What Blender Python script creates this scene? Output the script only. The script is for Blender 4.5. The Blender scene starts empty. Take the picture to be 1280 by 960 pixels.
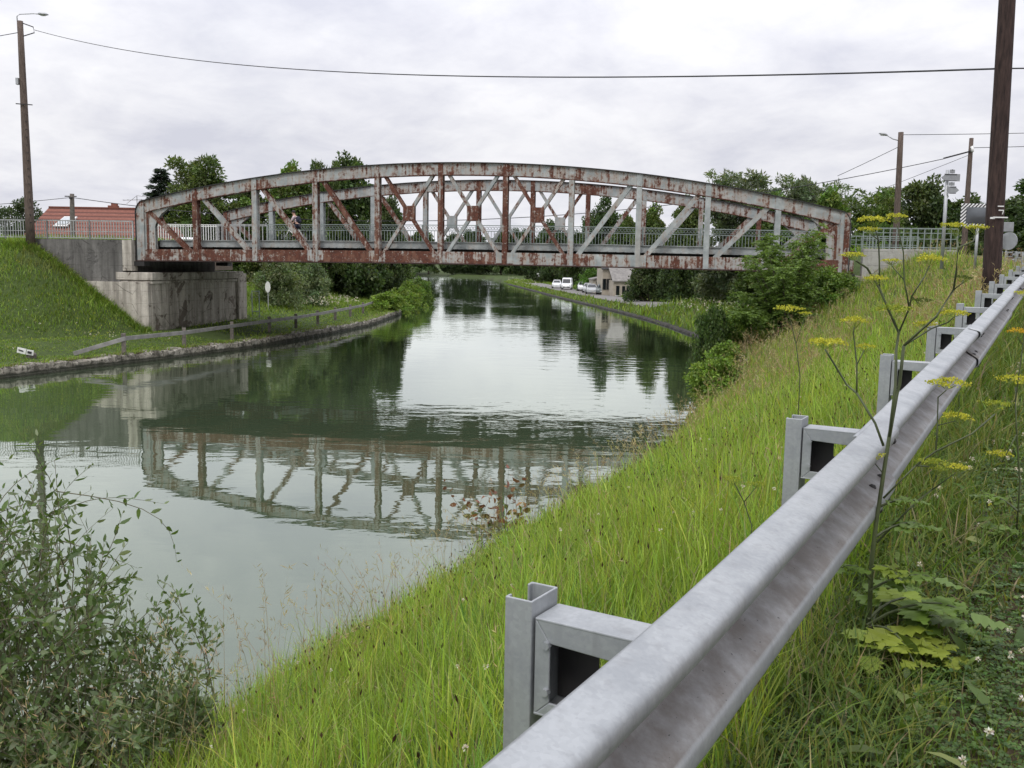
import bpy, bmesh, math, random
import numpy as np
from mathutils import Vector, Matrix

random.seed(7)
RNG = np.random.default_rng(11)
S = bpy.context.scene
COL = S.collection
R = math.radians

# ------------------------------------------------------------------ camera
H = 4.9
cd = bpy.data.cameras.new("camera"); cam = bpy.data.objects.new("camera", cd); COL.objects.link(cam)
cd.lens = 33.75; cd.sensor_width = 36.0; cd.clip_start = 0.05; cd.clip_end = 6000
cam.matrix_world = Matrix.Translation((0, 0, H)) @ Matrix.Rotation(R(90 - 7.125), 4, 'X') @ Matrix.Rotation(R(1.0), 4, 'Z')
S.camera = cam

# ------------------------------------------------------------------ node helper
class NT:
    def __init__(s, tree): s.t = tree; s.t.nodes.clear()
    def n(s, typ, props=None, **inp):
        nd = s.t.nodes.new(typ)
        for k, v in (props or {}).items(): setattr(nd, k, v)
        for k, v in inp.items():
            key = int(k[1:]) if k[0] == 'i' and k[1:].isdigit() else k.replace('_', ' ')
            s.set(nd.inputs[key], v)
        return nd
    def set(s, sock, v):
        if hasattr(v, 'is_output'): s.t.links.new(v, sock)
        else:
            if isinstance(v, tuple) and len(v) == 3 and sock.type == 'RGBA': v = v + (1,)
            sock.default_value = v
    def noise(s, scale, vec=None, detail=4, rough=.55, dist=0):
        kw = dict(Scale=scale, Detail=detail, Roughness=rough, Distortion=dist)
        if vec is not None: kw['Vector'] = vec
        return s.n('ShaderNodeTexNoise', None, **kw).outputs['Fac']
    def mapr(s, v, a, b, c=0., d=1.):
        nd = s.n('ShaderNodeMapRange', {'clamp': True}, Value=v)
        nd.inputs[1].default_value = a; nd.inputs[2].default_value = b; nd.inputs[3].default_value = c; nd.inputs[4].default_value = d
        return nd.outputs[0]
    def mix(s, f, a, b, blend='MIX'):
        nd = s.n('ShaderNodeMix', {'data_type': 'RGBA', 'blend_type': blend, 'clamp_factor': True, 'clamp_result': False})
        s.set(nd.inputs[0], f); s.set(nd.inputs[6], a); s.set(nd.inputs[7], b)
        return nd.outputs[2]
    def math(s, op, a, b=0.):
        nd = s.n('ShaderNodeMath', {'operation': op}); s.set(nd.inputs[0], a); s.set(nd.inputs[1], b)
        return nd.outputs[0]
    def mapping(s, vec, scale=(1, 1, 1), rot=(0, 0, 0)):
        nd = s.n('ShaderNodeMapping', None, Vector=vec); nd.inputs['Scale'].default_value = scale; nd.inputs['Rotation'].default_value = rot
        return nd.outputs[0]
    def obj(s): return s.n('ShaderNodeTexCoord').outputs['Object']
    def pos(s): return s.n('ShaderNodeNewGeometry').outputs['Position']
    def bump(s, h, strength=.5, dist=.02): return s.n('ShaderNodeBump', None, Strength=strength, Distance=dist, Height=h).outputs[0]
    def oattr(s, name, out='Fac'): return s.n('ShaderNodeAttribute', {'attribute_type': 'OBJECT', 'attribute_name': name}).outputs[out]
    def vattr(s, name, out='Color'): return s.n('ShaderNodeAttribute', {'attribute_type': 'GEOMETRY', 'attribute_name': name}).outputs[out]
    def out(s, sh): s.n('ShaderNodeOutputMaterial', None, Surface=sh)
    def bsdf(s, color, rough=.6, metal=0., normal=None, spec=.5, **kw):
        d = dict(Base_Color=color, Roughness=rough, Metallic=metal, **kw)
        if normal is not None: d['Normal'] = normal
        nd = s.n('ShaderNodeBsdfPrincipled', None, **d)
        nd.inputs['Specular IOR Level'].default_value = spec
        return nd.outputs[0]

def newmat(name):
    m = bpy.data.materials.new(name); m.use_nodes = True
    return m, NT(m.node_tree)

def simple(name, col, rough=.6, metal=0., var=.25, scale=3., bump=0., spec=.5, col2=None):
    m, t = newmat(name)
    v = t.obj()
    f = t.noise(scale, v, 6, .6)
    c2 = col2 or tuple(c * (1 - var) for c in col)
    c = t.mix(t.mapr(f, .35, .65), c2, col)
    nm = t.bump(t.noise(scale * 6, v, 5), bump, .01) if bump else None
    t.out(t.bsdf(c, rough, metal, nm, spec)); return m

def steel_paint():
    m, t = newmat("peeling_steel_paint")
    p = t.pos()
    n1 = t.noise(1.1, p, 9, .68, .3)
    n2 = t.noise(5.5, p, 8, .65)
    streak = t.noise(1.0, t.mapping(p, (7, 7, .7)), 5, .6)
    f = t.math('ADD', t.math('ADD', t.math('MULTIPLY', n1, .42), t.math('MULTIPLY', n2, .25)), t.math('MULTIPLY', streak, .33))
    thr = t.math('SUBTRACT', .685, t.math('MULTIPLY', t.oattr('rust'), .26))
    d = t.math('SUBTRACT', f, thr)
    mask = t.mapr(d, -.022, .026)
    edge = t.mapr(d, -.085, .03)
    paint = t.mix(t.mapr(t.noise(2.2, p, 5), .35, .7), (.235, .255, .255), (.385, .405, .40))
    paint = t.mix(t.mapr(t.noise(.6, t.mapping(p, (5, 5, .5)), 6), .52, .75, 0, .7), paint, (.30, .245, .20))
    paint = t.mix(t.math('MULTIPLY', edge, .55), paint, (.30, .17, .10))
    rust = t.mix(t.mapr(t.noise(6, p, 8, .7), .3, .7), (.045, .020, .014), (.135, .046, .028))
    rust = t.mix(t.mapr(t.noise(3.2, t.mapping(p, (1, 1, .4)), 6), .5, .72, 0, .75), rust, (.20, .105, .07))
    rust = t.mix(t.mapr(t.noise(9, p, 6), .60, .70, 0, .85), rust, (.33, .30, .27))
    c = t.mix(mask, paint, rust)
    t.out(t.bsdf(c, t.mapr(mask, 0, 1, .55, .85), 0, t.bump(t.math('ADD', mask, t.noise(30, p, 3)), .35, .008), .35))
    return m

def galvanized():
    m, t = newmat("galvanized_steel")
    p = t.pos()
    vo = t.n('ShaderNodeTexVoronoi', {'feature': 'F1'}, Vector=t.mapping(p, (1, 1, 1)), Scale=120.0)
    sp = t.n('ShaderNodeSeparateColor', None, Color=vo.outputs['Color']).outputs[0]
    c = t.mix(t.mapr(sp, 0, 1, 0, .35), (.34, .355, .365), (.47, .485, .495))
    blot = t.noise(7, p, 6, .6)
    c = t.mix(t.mapr(blot, .45, .62, 0, .55), c, (.25, .265, .28))
    c = t.mix(t.mapr(t.noise(1.0, t.mapping(p, (30, 30, 3)), 3), .55, .75, 0, .35), c, (.20, .20, .20))
    dirt = t.math('MULTIPLY', t.vattr('dirt', 'Fac'), t.mapr(t.noise(9, p, 7, .7), .25, .6, .35, 1))
    c = t.mix(t.math('MULTIPLY', dirt, .95), c, (.105, .09, .078))
    specks = t.mapr(t.noise(95, p, 2), .70, .74)
    c = t.mix(t.math('MULTIPLY', specks, t.math('MULTIPLY', t.vattr('dirt', 'Fac'), .9)), c, (.02, .018, .015))
    rough = t.mapr(blot, .3, .7, .42, .6)
    met = t.math('SUBTRACT', .55, t.math('MULTIPLY', dirt, .5))
    t.out(t.bsdf(c, rough, met, t.bump(t.math('ADD', t.noise(60, p, 4), t.math('MULTIPLY', sp, .25)), .12, .004), .5))
    return m

def concrete(name, base=(.36, .33, .29), dark=(.09, .082, .075), patch=(.17, .15, .135), amt=.5):
    m, t = newmat(name)
    p = t.pos()
    streak = t.noise(1.0, t.mapping(p, (2.6, 2.6, .22)), 7, .65)
    big = t.noise(.75, p, 8, .65, .6)
    c = t.mix(t.mapr(t.noise(3.5, p, 8, .7), .3, .7), tuple(x * .72 for x in base), base)
    c = t.mix(t.mapr(streak, .5 - .1 * amt, .72, 0, .85), c, dark)
    c = t.mix(t.mapr(big, .58, .61, 0, .9), c, patch)
    c = t.mix(t.mapr(t.noise(12, p, 6, .7), .58, .72, 0, .6), c, dark)
    zz = t.n('ShaderNodeSeparateXYZ', None, Vector=p).outputs[2]
    fr = t.math('ABSOLUTE', t.math('SUBTRACT', t.math('FRACT', t.math('ADD', t.math('MULTIPLY', zz, 1.45), t.math('MULTIPLY', t.noise(1.2, p, 4), .12))), .5))
    jn = t.math('MULTIPLY', t.mapr(fr, .0, .018, 1, 0), t.mapr(t.noise(1.6, p, 4), .38, .55))
    crk = t.n('ShaderNodeTexVoronoi', {'feature': 'DISTANCE_TO_EDGE'}, Vector=t.mix(.12, p, t.n('ShaderNodeTexNoise', None, Vector=p, Scale=2.0, Detail=6.0).outputs['Color']), Scale=.55).outputs[0]
    jn = t.math('MAXIMUM', jn, t.math('MULTIPLY', t.mapr(crk, 0., .012, 1, 0), t.mapr(t.noise(.7, p, 2), .5, .56)))
    c = t.mix(t.math('MULTIPLY', jn, .8), c, (.03, .028, .024))
    c = t.mix(t.math('MULTIPLY', t.mapr(zz, .6, 1.9, 1, 0), t.mapr(t.noise(2.4, p, 7, .7), .4, .6, 0, .7)), c, (.06, .065, .035))
    ht = t.math('ADD', t.noise(9, p, 8, .7), t.math('MULTIPLY', t.mapr(big, .58, .61), -1.2))
    t.out(t.bsdf(c, .9, 0, t.bump(ht, .6, .03), .25)); return m

def quay_stone():
    m, t = newmat("weathered_quay_stone")
    p = t.pos()
    c = t.mix(t.mapr(t.noise(2.2, p, 8, .7), .38, .62), (.085, .075, .06), (.36, .33, .28))
    c = t.mix(t.mapr(t.noise(6, p, 6, .7), .50, .58, 0, .9), c, (.04, .036, .028))
    yb_ = t.math('FRACT', t.math('ADD', t.math('MULTIPLY', t.n('ShaderNodeSeparateXYZ', None, Vector=p).outputs[1], .62), t.math('MULTIPLY', t.noise(.9, p, 2), .5)))
    c = t.mix(t.math('MULTIPLY', t.mapr(yb_, .0, .035, 1, 0), .9), c, (.015, .014, .012))
    c = t.mix(t.mapr(t.noise(1.3, p, 6, .7), .56, .66, 0, .7), c, (.46, .43, .38))
    z = t.n('ShaderNodeSeparateXYZ', None, Vector=p).outputs[2]
    wet = t.math('ADD', z, t.math('MULTIPLY', t.noise(3, p, 5), .25))
    c = t.mix(t.mapr(wet, .26, .34, .9, 0), c, (.018, .020, .012))
    t.out(t.bsdf(c, .9, 0, t.bump(t.noise(5, p, 8, .7), .8, .08), .3)); return m

def leafmat(name, trans=.35, rough=.5, gloss=.35):
    m, t = newmat(name)
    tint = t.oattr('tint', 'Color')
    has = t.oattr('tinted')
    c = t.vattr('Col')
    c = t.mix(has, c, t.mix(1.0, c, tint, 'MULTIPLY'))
    b = t.bsdf(c, rough, 0, None, gloss)
    tr = t.n('ShaderNodeBsdfTranslucent', None, Color=t.mix(1.0, c, (1.25, 1.3, .55), 'MULTIPLY')).outputs[0]
    t.out(t.n('ShaderNodeMixShader', None, i0=trans, i1=b, i2=tr).outputs[0]); return m

def bark(name, a, b, sc=(9, 9, 1.2)):
    m, t = newmat(name)
    v = t.obj()
    n = t.noise(2.5, t.mapping(v, sc), 8, .7)
    c = t.mix(t.mapr(n, .35, .65), a, b)
    t.out(t.bsdf(c, .85, 0, t.bump(n, .7, .02), .25)); return m

def ground_mat():
    m, t = newmat("soil_and_turf")
    p = t.pos()
    n = t.noise(3, p, 8, .7)
    c = t.mix(1.0, t.vattr('Col'), t.mix(t.mapr(n, .3, .7), (.55, .55, .55), (1.25, 1.2, 1.2)), 'MULTIPLY')
    c = t.mix(t.mapr(t.noise(40, p, 5, .7), .5, .75, 0, .5), c, (.035, .028, .018))
    t.out(t.bsdf(c, .95, 0, t.bump(t.noise(25, p, 6, .7), .7, .03), .2)); return m

def water_mat():
    m, t = newmat("murky_canal_water")
    p = t.pos()
    a = t.noise(1.0, t.mapping(p, (.62, 1.15, 1), (0, 0, R(8))), 2, .4)
    b = t.noise(1.0, t.mapping(p, (2.6, 4.2, 1), (0, 0, R(-6))), 2, .5)
    patch = t.mapr(t.noise(.055, p, 3), .42, .6, .25, 1.)
    far = t.mapr(t.n('ShaderNodeSeparateXYZ', None, Vector=p).outputs[1], 10, 45, .45, 1.0)
    h = t.math('ADD', a, t.math('MULTIPLY', b, .22))
    h = t.math('MULTIPLY', h, t.math('MULTIPLY', patch, far))
    nm = t.bump(h, 1.0, .018)
    mur = t.mix(t.mapr(t.noise(.12, p, 3), .35, .7), (.050, .072, .038), (.066, .092, .052))
    d = t.bsdf(mur, 1.0, 0, None, 0.)
    g = t.n('ShaderNodeBsdfGlossy', None, Color=(.93, .975, .925), Roughness=.012, Normal=nm).outputs[0]
    fr = t.n('ShaderNodeFresnel', None, IOR=1.55).outputs[0]
    fac = t.mapr(fr, .05, .62, .10, .93)
    t.out(t.n('ShaderNodeMixShader', None, i0=fac, i1=d, i2=g).outputs[0]); return m

def roof_tiles():
    m, t = newmat("red_roof_tiles")
    p = t.obj()
    w = t.n('ShaderNodeTexWave', {'wave_type': 'BANDS', 'bands_direction': 'Z'}, Vector=p, Scale=.95, Distortion=.4, Detail=2.0).outputs[1]
    n = t.noise(5, p, 6, .7)
    c = t.mix(t.mapr(n, .3, .7), (.15, .058, .042), (.235, .095, .068))
    c = t.mix(t.mapr(w, .0, .45, .9, 0), c, (.07, .028, .022))
    t.out(t.bsdf(c, .8, 0, t.bump(w, .6, .05), .3)); return m

MT = {}
MT['steel'] = steel_paint(); MT['galv'] = galvanized()
MT['conc'] = concrete("stained_concrete", (.56, .515, .45), (.10, .085, .07), (.13, .105, .085), 1.0); MT['wallconc'] = concrete("lichened_concrete", (.21, .20, .188), (.045, .043, .040), (.10, .095, .09), 1.5)
MT['quay'] = quay_stone(); MT['leaf'] = leafmat("foliage"); MT['grass'] = leafmat("grass_blade", .4, .55, .25); MT['petal'] = leafmat("petal", .3, .7, .2)
MT['wood'] = bark("creosoted_pole_wood", (.018, .012, .011), (.066, .042, .036)); MT['bark'] = bark("tree_bark", (.035, .028, .02), (.13, .11, .085))
MT['greywood'] = bark("weathered_pole_wood", (.06, .045, .038), (.15, .115, .095))
MT['ground'] = ground_mat(); MT['water'] = water_mat(); MT['tiles'] = roof_tiles()
MT['railgrey'] = simple("pale_grey_railing_paint", (.37, .38, .375), .55, 0, .3, 4)
MT['greenrail'] = simple("grey_green_railing_paint", (.23, .27, .255), .55, 0, .3, 4)
MT['bankrail'] = simple("weathered_grey_rail", (.25, .24, .23), .7, 0, .4, 2.5)
MT['post'] = simple("weathered_bank_post", (.16, .14, .12), .85, 0, .5, 6, .4)
MT['dark'] = simple("dark_iron", (.022, .02, .02), .6)
MT['deck'] = simple("asphalt", (.055, .054, .052), .9, 0, .3, 20, .3)
MT['gravel'] = simple("gravelly_dirt", (.17, .13, .10), .95, 0, .5, 18, .8)
MT['white'] = simple("white_paint", (.72, .72, .70), .5, 0, .12, 5)
MT['cream'] = simple("cream_render", (.42, .37, .30), .85, 0, .25, 1.2)
MT['slate'] = simple("slate_roofing", (.055, .053, .055), .7, 0, .35, 4)
MT['zinc'] = simple("weathered_grey_roofing", (.25, .235, .22), .75, 0, .4, 2)
MT['glass'] = simple("window_glass", (.012, .015, .018), .08, 0, .1, 2, 0, .8)
MT['tyre'] = simple("tyre_rubber", (.015, .015, .015), .85)
MT['alu'] = simple("grey_metal", (.42, .43, .44), .45, .4, .15, 6)
MT['signback'] = simple("dull_sign_back", (.30, .31, .32), .55, .3, .2, 6)
MT['mirror'] = simple("traffic_mirror_face", (.13, .14, .15), .25, .5, .25, 2)
MT['cable'] = simple("black_cable", (.03, .03, .032), .6)
MT['skin'] = simple("skin", (.42, .25, .18), .6, 0, .1)
MT['shirt'] = simple("pale_pink_shirt_cloth", (.50, .40, .42), .85, 0, .2, 6)
MT['navy'] = simple("dark_navy_cloth", (.018, .02, .04), .85, 0, .3, 6)
MT['hair'] = simple("dark_hair", (.015, .012, .012), .7)
MT['stem'] = simple("green_stem", (.075, .095, .035), .6, 0, .45, 14)
MT['twig'] = simple("brown_twig", (.13, .115, .065), .8, 0, .4, 10)
MT['bag'] = simple("white_plastic_film", (.75, .76, .77), .4)
MT['brick'] = simple("red_brick", (.24, .09, .06), .85, 0, .4, 8)

# ------------------------------------------------------------------ mesh helpers
def rt(o, world):  # location of the chain of parents (no rotations used when building)
    L = Vector((0, 0, 0))
    while o is not None: L += o.location; o = o.parent
    return L

def link(name, me, mats, parent=None):
    o = bpy.data.objects.new(name, me); COL.objects.link(o)
    for m in (mats if isinstance(mats, (list, tuple)) else [mats]): me.materials.append(m)
    if parent is not None: o.parent = parent
    return o

def tag(o, label, cat, group=None, kind=None):
    if label: o['label'] = label
    if cat: o['category'] = cat
    if group: o['group'] = group
    if kind: o['kind'] = kind
    return o

def thing(name, label, cat, loc, group=None, rz=0.):
    o = bpy.data.objects.new(name, None); COL.objects.link(o); o.location = loc; o.rotation_euler = (0, 0, rz)
    o.empty_display_size = .2
    return tag(o, label, cat, group)

def dup(root, loc, label, rz=None, scale=None, group=None):
    def cp(o, par):
        c = o.copy(); COL.objects.link(c)
        if par is not None: c.parent = par
        for ch in list(o.children): cp(ch, c)
        return c
    r = cp(root, None); r.location = loc; r['label'] = label
    if rz is not None: r.rotation_euler = (0, 0, rz)
    if scale is not None: r.scale = scale
    if group: r['group'] = group
    return r

class MB:
    def __init__(s): s.v = []; s.f = []; s.m = []
    def add(s, vs, fs, mi=0):
        k = len(s.v); s.v += [tuple(v) for v in vs]; s.f += [tuple(i + k for i in f) for f in fs]; s.m += [mi] * len(fs); return s
    BF = [(0, 3, 2, 1), (4, 5, 6, 7), (0, 1, 5, 4), (1, 2, 6, 5), (2, 3, 7, 6), (3, 0, 4, 7)]
    def box(s, c, d, rz=0., mi=0):
        x, y, z = [q / 2 for q in d]; ca, sa = math.cos(rz), math.sin(rz)
        P = [(-x, -y, -z), (x, -y, -z), (x, y, -z), (-x, y, -z), (-x, -y, z), (x, -y, z), (x, y, z), (-x, y, z)]
        return s.add([(c[0] + a * ca - b * sa, c[1] + a * sa + b * ca, c[2] + e) for a, b, e in P], s.BF, mi)
    def bar(s, p, q, w, h, side=None, mi=0):
        """a straight bar of section w (along side) x h between p and q"""
        p, q = Vector(p), Vector(q); t = (q - p).normalized()
        a = Vector(side) if side is not None else t.cross(Vector((0, 0, 1)))
        if a.length < 1e-4: a = Vector((1, 0, 0))
        a = (a - t * a.dot(t)).normalized(); b = t.cross(a)
        o = [-a * w / 2 - b * h / 2, a * w / 2 - b * h / 2, a * w / 2 + b * h / 2, -a * w / 2 + b * h / 2]
        return s.add([p + x for x in o] + [q + x for x in o], s.BF, mi)
    def tube(s, pts, rad, n=6, cap=True, mi=0):
        pts = [Vector(p) for p in pts]
        if not isinstance(rad, (list, tuple)): rad = [rad] * len(pts)
        vs, fs = [], []; ref = Vector((.31, .2, .93))
        for i, p in enumerate(pts):
            t = (pts[min(i + 1, len(pts) - 1)] - pts[max(i - 1, 0)]).normalized()
            r_ = ref if abs(t.dot(ref)) < .95 else Vector((1, 0, 0))
            a = t.cross(r_).normalized(); b = t.cross(a)
            for k in range(n):
                g = 2 * math.pi * k / n; vs.append(p + (a * math.cos(g) + b * math.sin(g)) * rad[i])
        for i in range(len(pts) - 1):
            for k in range(n):
                k2 = (k + 1) % n; fs.append((i * n + k, i * n + k2, (i + 1) * n + k2, (i + 1) * n + k))
        if cap: fs += [tuple(range(n))[::-1], tuple(range((len(pts) - 1) * n, len(pts) * n))]
        return s.add(vs, fs, mi)
    def prism(s, poly, org, ax, ay, depth, mi=0):
        """polygon in the plane (org, ax, ay), extruded by the vector depth"""
        org, ax, ay, depth = map(Vector, (org, ax, ay, depth)); n = len(poly)
        a = [org + ax * p[0] + ay * p[1] for p in poly]
        fs = [tuple(range(n))[::-1], tuple(range(n, 2 * n))] + [(i, (i + 1) % n, n + (i + 1) % n, n + i) for i in range(n)]
        return s.add(a + [p + depth for p in a], fs, mi)
    def sweep(s, secs, closed=True, cap=True, mi=0):
        n = len(secs[0]); vs = [p for q in secs for p in q]; fs = []
        for i in range(len(secs) - 1):
            for k in range(n if closed else n - 1):
                k2 = (k + 1) % n; fs.append((i * n + k, i * n + k2, (i + 1) * n + k2, (i + 1) * n + k))
        if cap and closed: fs += [tuple(range(n))[::-1], tuple(range((len(secs) - 1) * n, len(secs) * n))]
        return s.add(vs, fs, mi)
    def ball(s, c, r, n=8, m=6, sc=(1, 1, 1), mi=0):
        vs, fs = [], []
        for i in range(m + 1):
            th = math.pi * i / m
            for k in range(n):
                g = 2 * math.pi * k / n
                vs.append((c[0] + r * sc[0] * math.sin(th) * math.cos(g), c[1] + r * sc[1] * math.sin(th) * math.sin(g), c[2] + r * sc[2] * math.cos(th)))
        for i in range(m):
            for k in range(n):
                k2 = (k + 1) % n; fs.append((i * n + k, (i + 1) * n + k, (i + 1) * n + k2, i * n + k2))
        return s.add(vs, fs, mi)
    def build(s, name, mat, parent=None, smooth=False, bevel=0., rust=None, at=None):
        L = rt(parent, None) if parent is not None else Vector(at or (0, 0, 0))
        me = bpy.data.meshes.new(name)
        me.from_pydata([(v[0] - L.x, v[1] - L.y, v[2] - L.z) for v in s.v], [], s.f)
        me.polygons.foreach_set('material_index', s.m)
        bm = bmesh.new(); bm.from_mesh(me); bmesh.ops.recalc_face_normals(bm, faces=bm.faces); bm.to_mesh(me); bm.free()
        if smooth: me.polygons.foreach_set('use_smooth', [True] * len(me.polygons))
        o = link(name, me, mat, parent)
        if parent is None and at is not None: o.location = at
        if bevel:
            b = o.modifiers.new('b', 'BEVEL'); b.width = bevel; b.segments = 2; b.limit_method = 'ANGLE'
        if rust is not None: o['rust'] = float(rust)
        return o

def npmesh(name, V, sizes, idx, col=None, mat=None, parent=None, sub=None):
    """fast mesh from arrays: V (n,3), polygon sizes, flat vertex indices"""
    me = bpy.data.meshes.new(name)
    me.vertices.add(len(V)); me.vertices.foreach_set('co', np.asarray(V, np.float32).ravel())
    me.loops.add(len(idx)); me.loops.foreach_set('vertex_index', np.asarray(idx, np.int32))
    me.polygons.add(len(sizes)); st = np.concatenate([[0], np.cumsum(sizes)[:-1]]).astype(np.int32)
    me.polygons.foreach_set('loop_start', st)
    me.polygons.foreach_set('loop_total', np.asarray(sizes, np.int32))
    me.update(calc_edges=True); me.validate()
    if col is not None:
        a = me.color_attributes.new('Col', 'FLOAT_COLOR', 'POINT')
        a.data.foreach_set('color', np.concatenate([col, np.ones((len(col), 1))], 1).astype(np.float32).ravel())
    return link(name, me, mat, parent)

def unit(a): return a / np.maximum(np.linalg.norm(a, axis=1, keepdims=True), 1e-9)

def blade_arrays(P, h, w, lean, col, az=None, segs=3, tipcol=None):
    n = len(P); w = np.ones(n) * w; h = np.ones(n) * h; az = RNG.uniform(0, 2 * np.pi, n) if az is None else az
    d = np.stack([np.cos(az), np.sin(az), np.zeros(n)], 1)
    sa = az + np.pi / 2 + RNG.normal(0, .6, n)
    sd = np.stack([np.cos(sa), np.sin(sa), np.zeros(n)], 1)
    ts = {3: [0, .4, .75, 1.], 2: [0, .55, 1.]}[segs]; ws = {3: [1, .9, .55, 0], 2: [1, .75, 0]}[segs]
    V, C = [], []
    for t, q in zip(ts, ws):
        c = P + d * (lean * h * t * t)[:, None] + np.array([0, 0, 1.]) * (h * t * (1 - .3 * np.clip(lean, 0, 1.5) * t))[:, None]
        cc = col if tipcol is None else col * (1 - t ** 2) + tipcol * t ** 2
        if q > 0:
            V += [c - sd * (w * q / 2)[:, None], c + sd * (w * q / 2)[:, None]]; C += [cc, cc]
        else: V.append(c); C.append(cc)
    k = len(V); V = np.stack(V, 1).reshape(-1, 3); C = np.stack(C, 1).reshape(-1, 3)
    base = np.arange(n)[:, None] * k
    f = []
    sz = []
    for i in range(segs - 1): f.append([2 * i, 2 * i + 1, 2 * i + 3, 2 * i + 2]); sz.append(4)
    f.append([2 * segs - 2, 2 * segs - 1, 2 * segs]); sz.append(3)
    idx = (base + np.array(sum(f, []))[None, :]).ravel()
    return V, np.tile(sz, n), idx, C

def leaf_arrays(P, ax, sd, L, W, col, mid=.45):
    n = len(P)
    V = np.stack([P, P + ax * (L * mid)[:, None] + sd * (W / 2)[:, None], P + ax * L[:, None], P + ax * (L * mid)[:, None] - sd * (W / 2)[:, None]], 1).reshape(-1, 3)
    idx = (np.arange(n)[:, None] * 4 + np.arange(4)[None, :]).ravel()
    return V, np.full(n, 4), idx, np.repeat(col, 4, 0)

def keel_arrays(P, A, L, W, C, lf=.22, curl=.12):
    sd = perp(A); sd[:, 2] *= .35; sd = unit(sd - A * (sd * A).sum(1, keepdims=True)); nrm = np.cross(A, sd); nrm *= np.sign(nrm[:, 2:3] + 1e-6); h = (W / 2)[:, None]; l = L[:, None]
    m0 = P + A * l * .12; m1 = P + A * l * .36 + nrm * l * .03; m2 = P + A * l * .68; tip = P + A * l * .98 - nrm * l * curl
    V = np.stack([P, m0 + sd * h * .55, m1 + sd * h + nrm * h * lf, m2 + sd * h * .74 + nrm * h * lf * .5, tip, m2 - sd * h * .74 + nrm * h * lf * .5, m1 - sd * h + nrm * h * lf, m0 - sd * h * .55, m1, m2], 1).reshape(-1, 3)
    fa = [0, 8, 2, 1, 0, 7, 6, 8, 8, 9, 3, 2, 6, 5, 9, 8, 9, 4, 3, 5, 4, 9]; sz = [4, 4, 4, 4, 3, 3]; n = len(P)
    return V, np.tile(sz, n), (np.arange(n)[:, None] * 10 + np.array(fa)[None, :]).ravel(), np.repeat(C, 10, 0)

def join(*parts):
    V, s, i, C = [], [], [], []; k = 0
    for p in parts:
        V.append(p[0]); s.append(p[1]); i.append(p[2] + k); C.append(p[3]); k += len(p[0])
    return np.concatenate(V), np.concatenate(s), np.concatenate(i), np.concatenate(C)

def rand_dirs(n, up=0.):
    d = RNG.normal(size=(n, 3)); d[:, 2] += up; return unit(d)

def perp(ax):
    r = RNG.normal(size=ax.shape); return unit(np.cross(ax, r))

def palette(n, cols, jit=.18):
    c = np.array(cols)[RNG.integers(0, len(cols), n)]
    return c * (1 + RNG.normal(0, jit, (n, 1))).clip(.5, 1.7) * (1 + RNG.normal(0, .05, (n, 3)))

# ------------------------------------------------------------------ the lie of the land
def lerpfn(pts):
    a = np.array(pts, float); return lambda y: np.interp(y, a[:, 0], a[:, 1])
RW = lerpfn([(-200, -120), (-60, -38), (-20, -18), (0, -8.0), (5, -5.1), (8, -3.6), (10, -2.75), (12.5, -1.65), (15.5, -.25), (19, 1.5), (26, 4.5), (36, 7.5), (48, 10.), (56, 11.5), (62, 12.5), (68, 12.9), (80, 12.7), (88, 12.3), (104, 10.9), (112, 10.0), (142, 6.8), (188, 2.6), (256, -3.7), (322, -11), (345, -26), (352, -62), (400, -70), (3000, -70)])
LW = lerpfn([(-200, -160), (-60, -75), (-20, -45), (0, -34), (20, -27.2), (37.9, -20.4), (41.6, -18.9), (46.2, -17.0), (52.8, -14.6), (62.8, -12.6), (73, -11.0), (89, -10.6), (114, -12), (175, -16.5), (241, -23), (321, -37), (345, -55), (352, -62), (400, -70), (3000, -70)])
RE = lerpfn([(-60, -36), (-20, -12.46), (0, -.96), (1.74, .04), (14, 7.06), (24, 12.9), (28.5, 15.3), (33.5, 17.3), (38, 18.7), (44, 19.6), (48, 20), (3000, 20)])
ZT = lerpfn([(-60, 1.5), (-20, 2.6), (0, 3.46), (1.74, 3.54), (14, 4.12), (20, 4.4), (27, 4.62), (33, 4.95), (38, 5.15), (44, 5.6), (48, 5.72), (3000, 5.72)])
U2 = np.array([.9877, -.1563]); N2 = np.array([.1563, .9877]); P0 = np.array([-20.9, 54.0])
TW = 10.3          # distance between the two trusses
LP = 3.444         # truss panel
def sstep(a, b, x):
    t = np.clip((x - a) / (b - a), 0, 1); return t * t * (3 - 2 * t)

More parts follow.
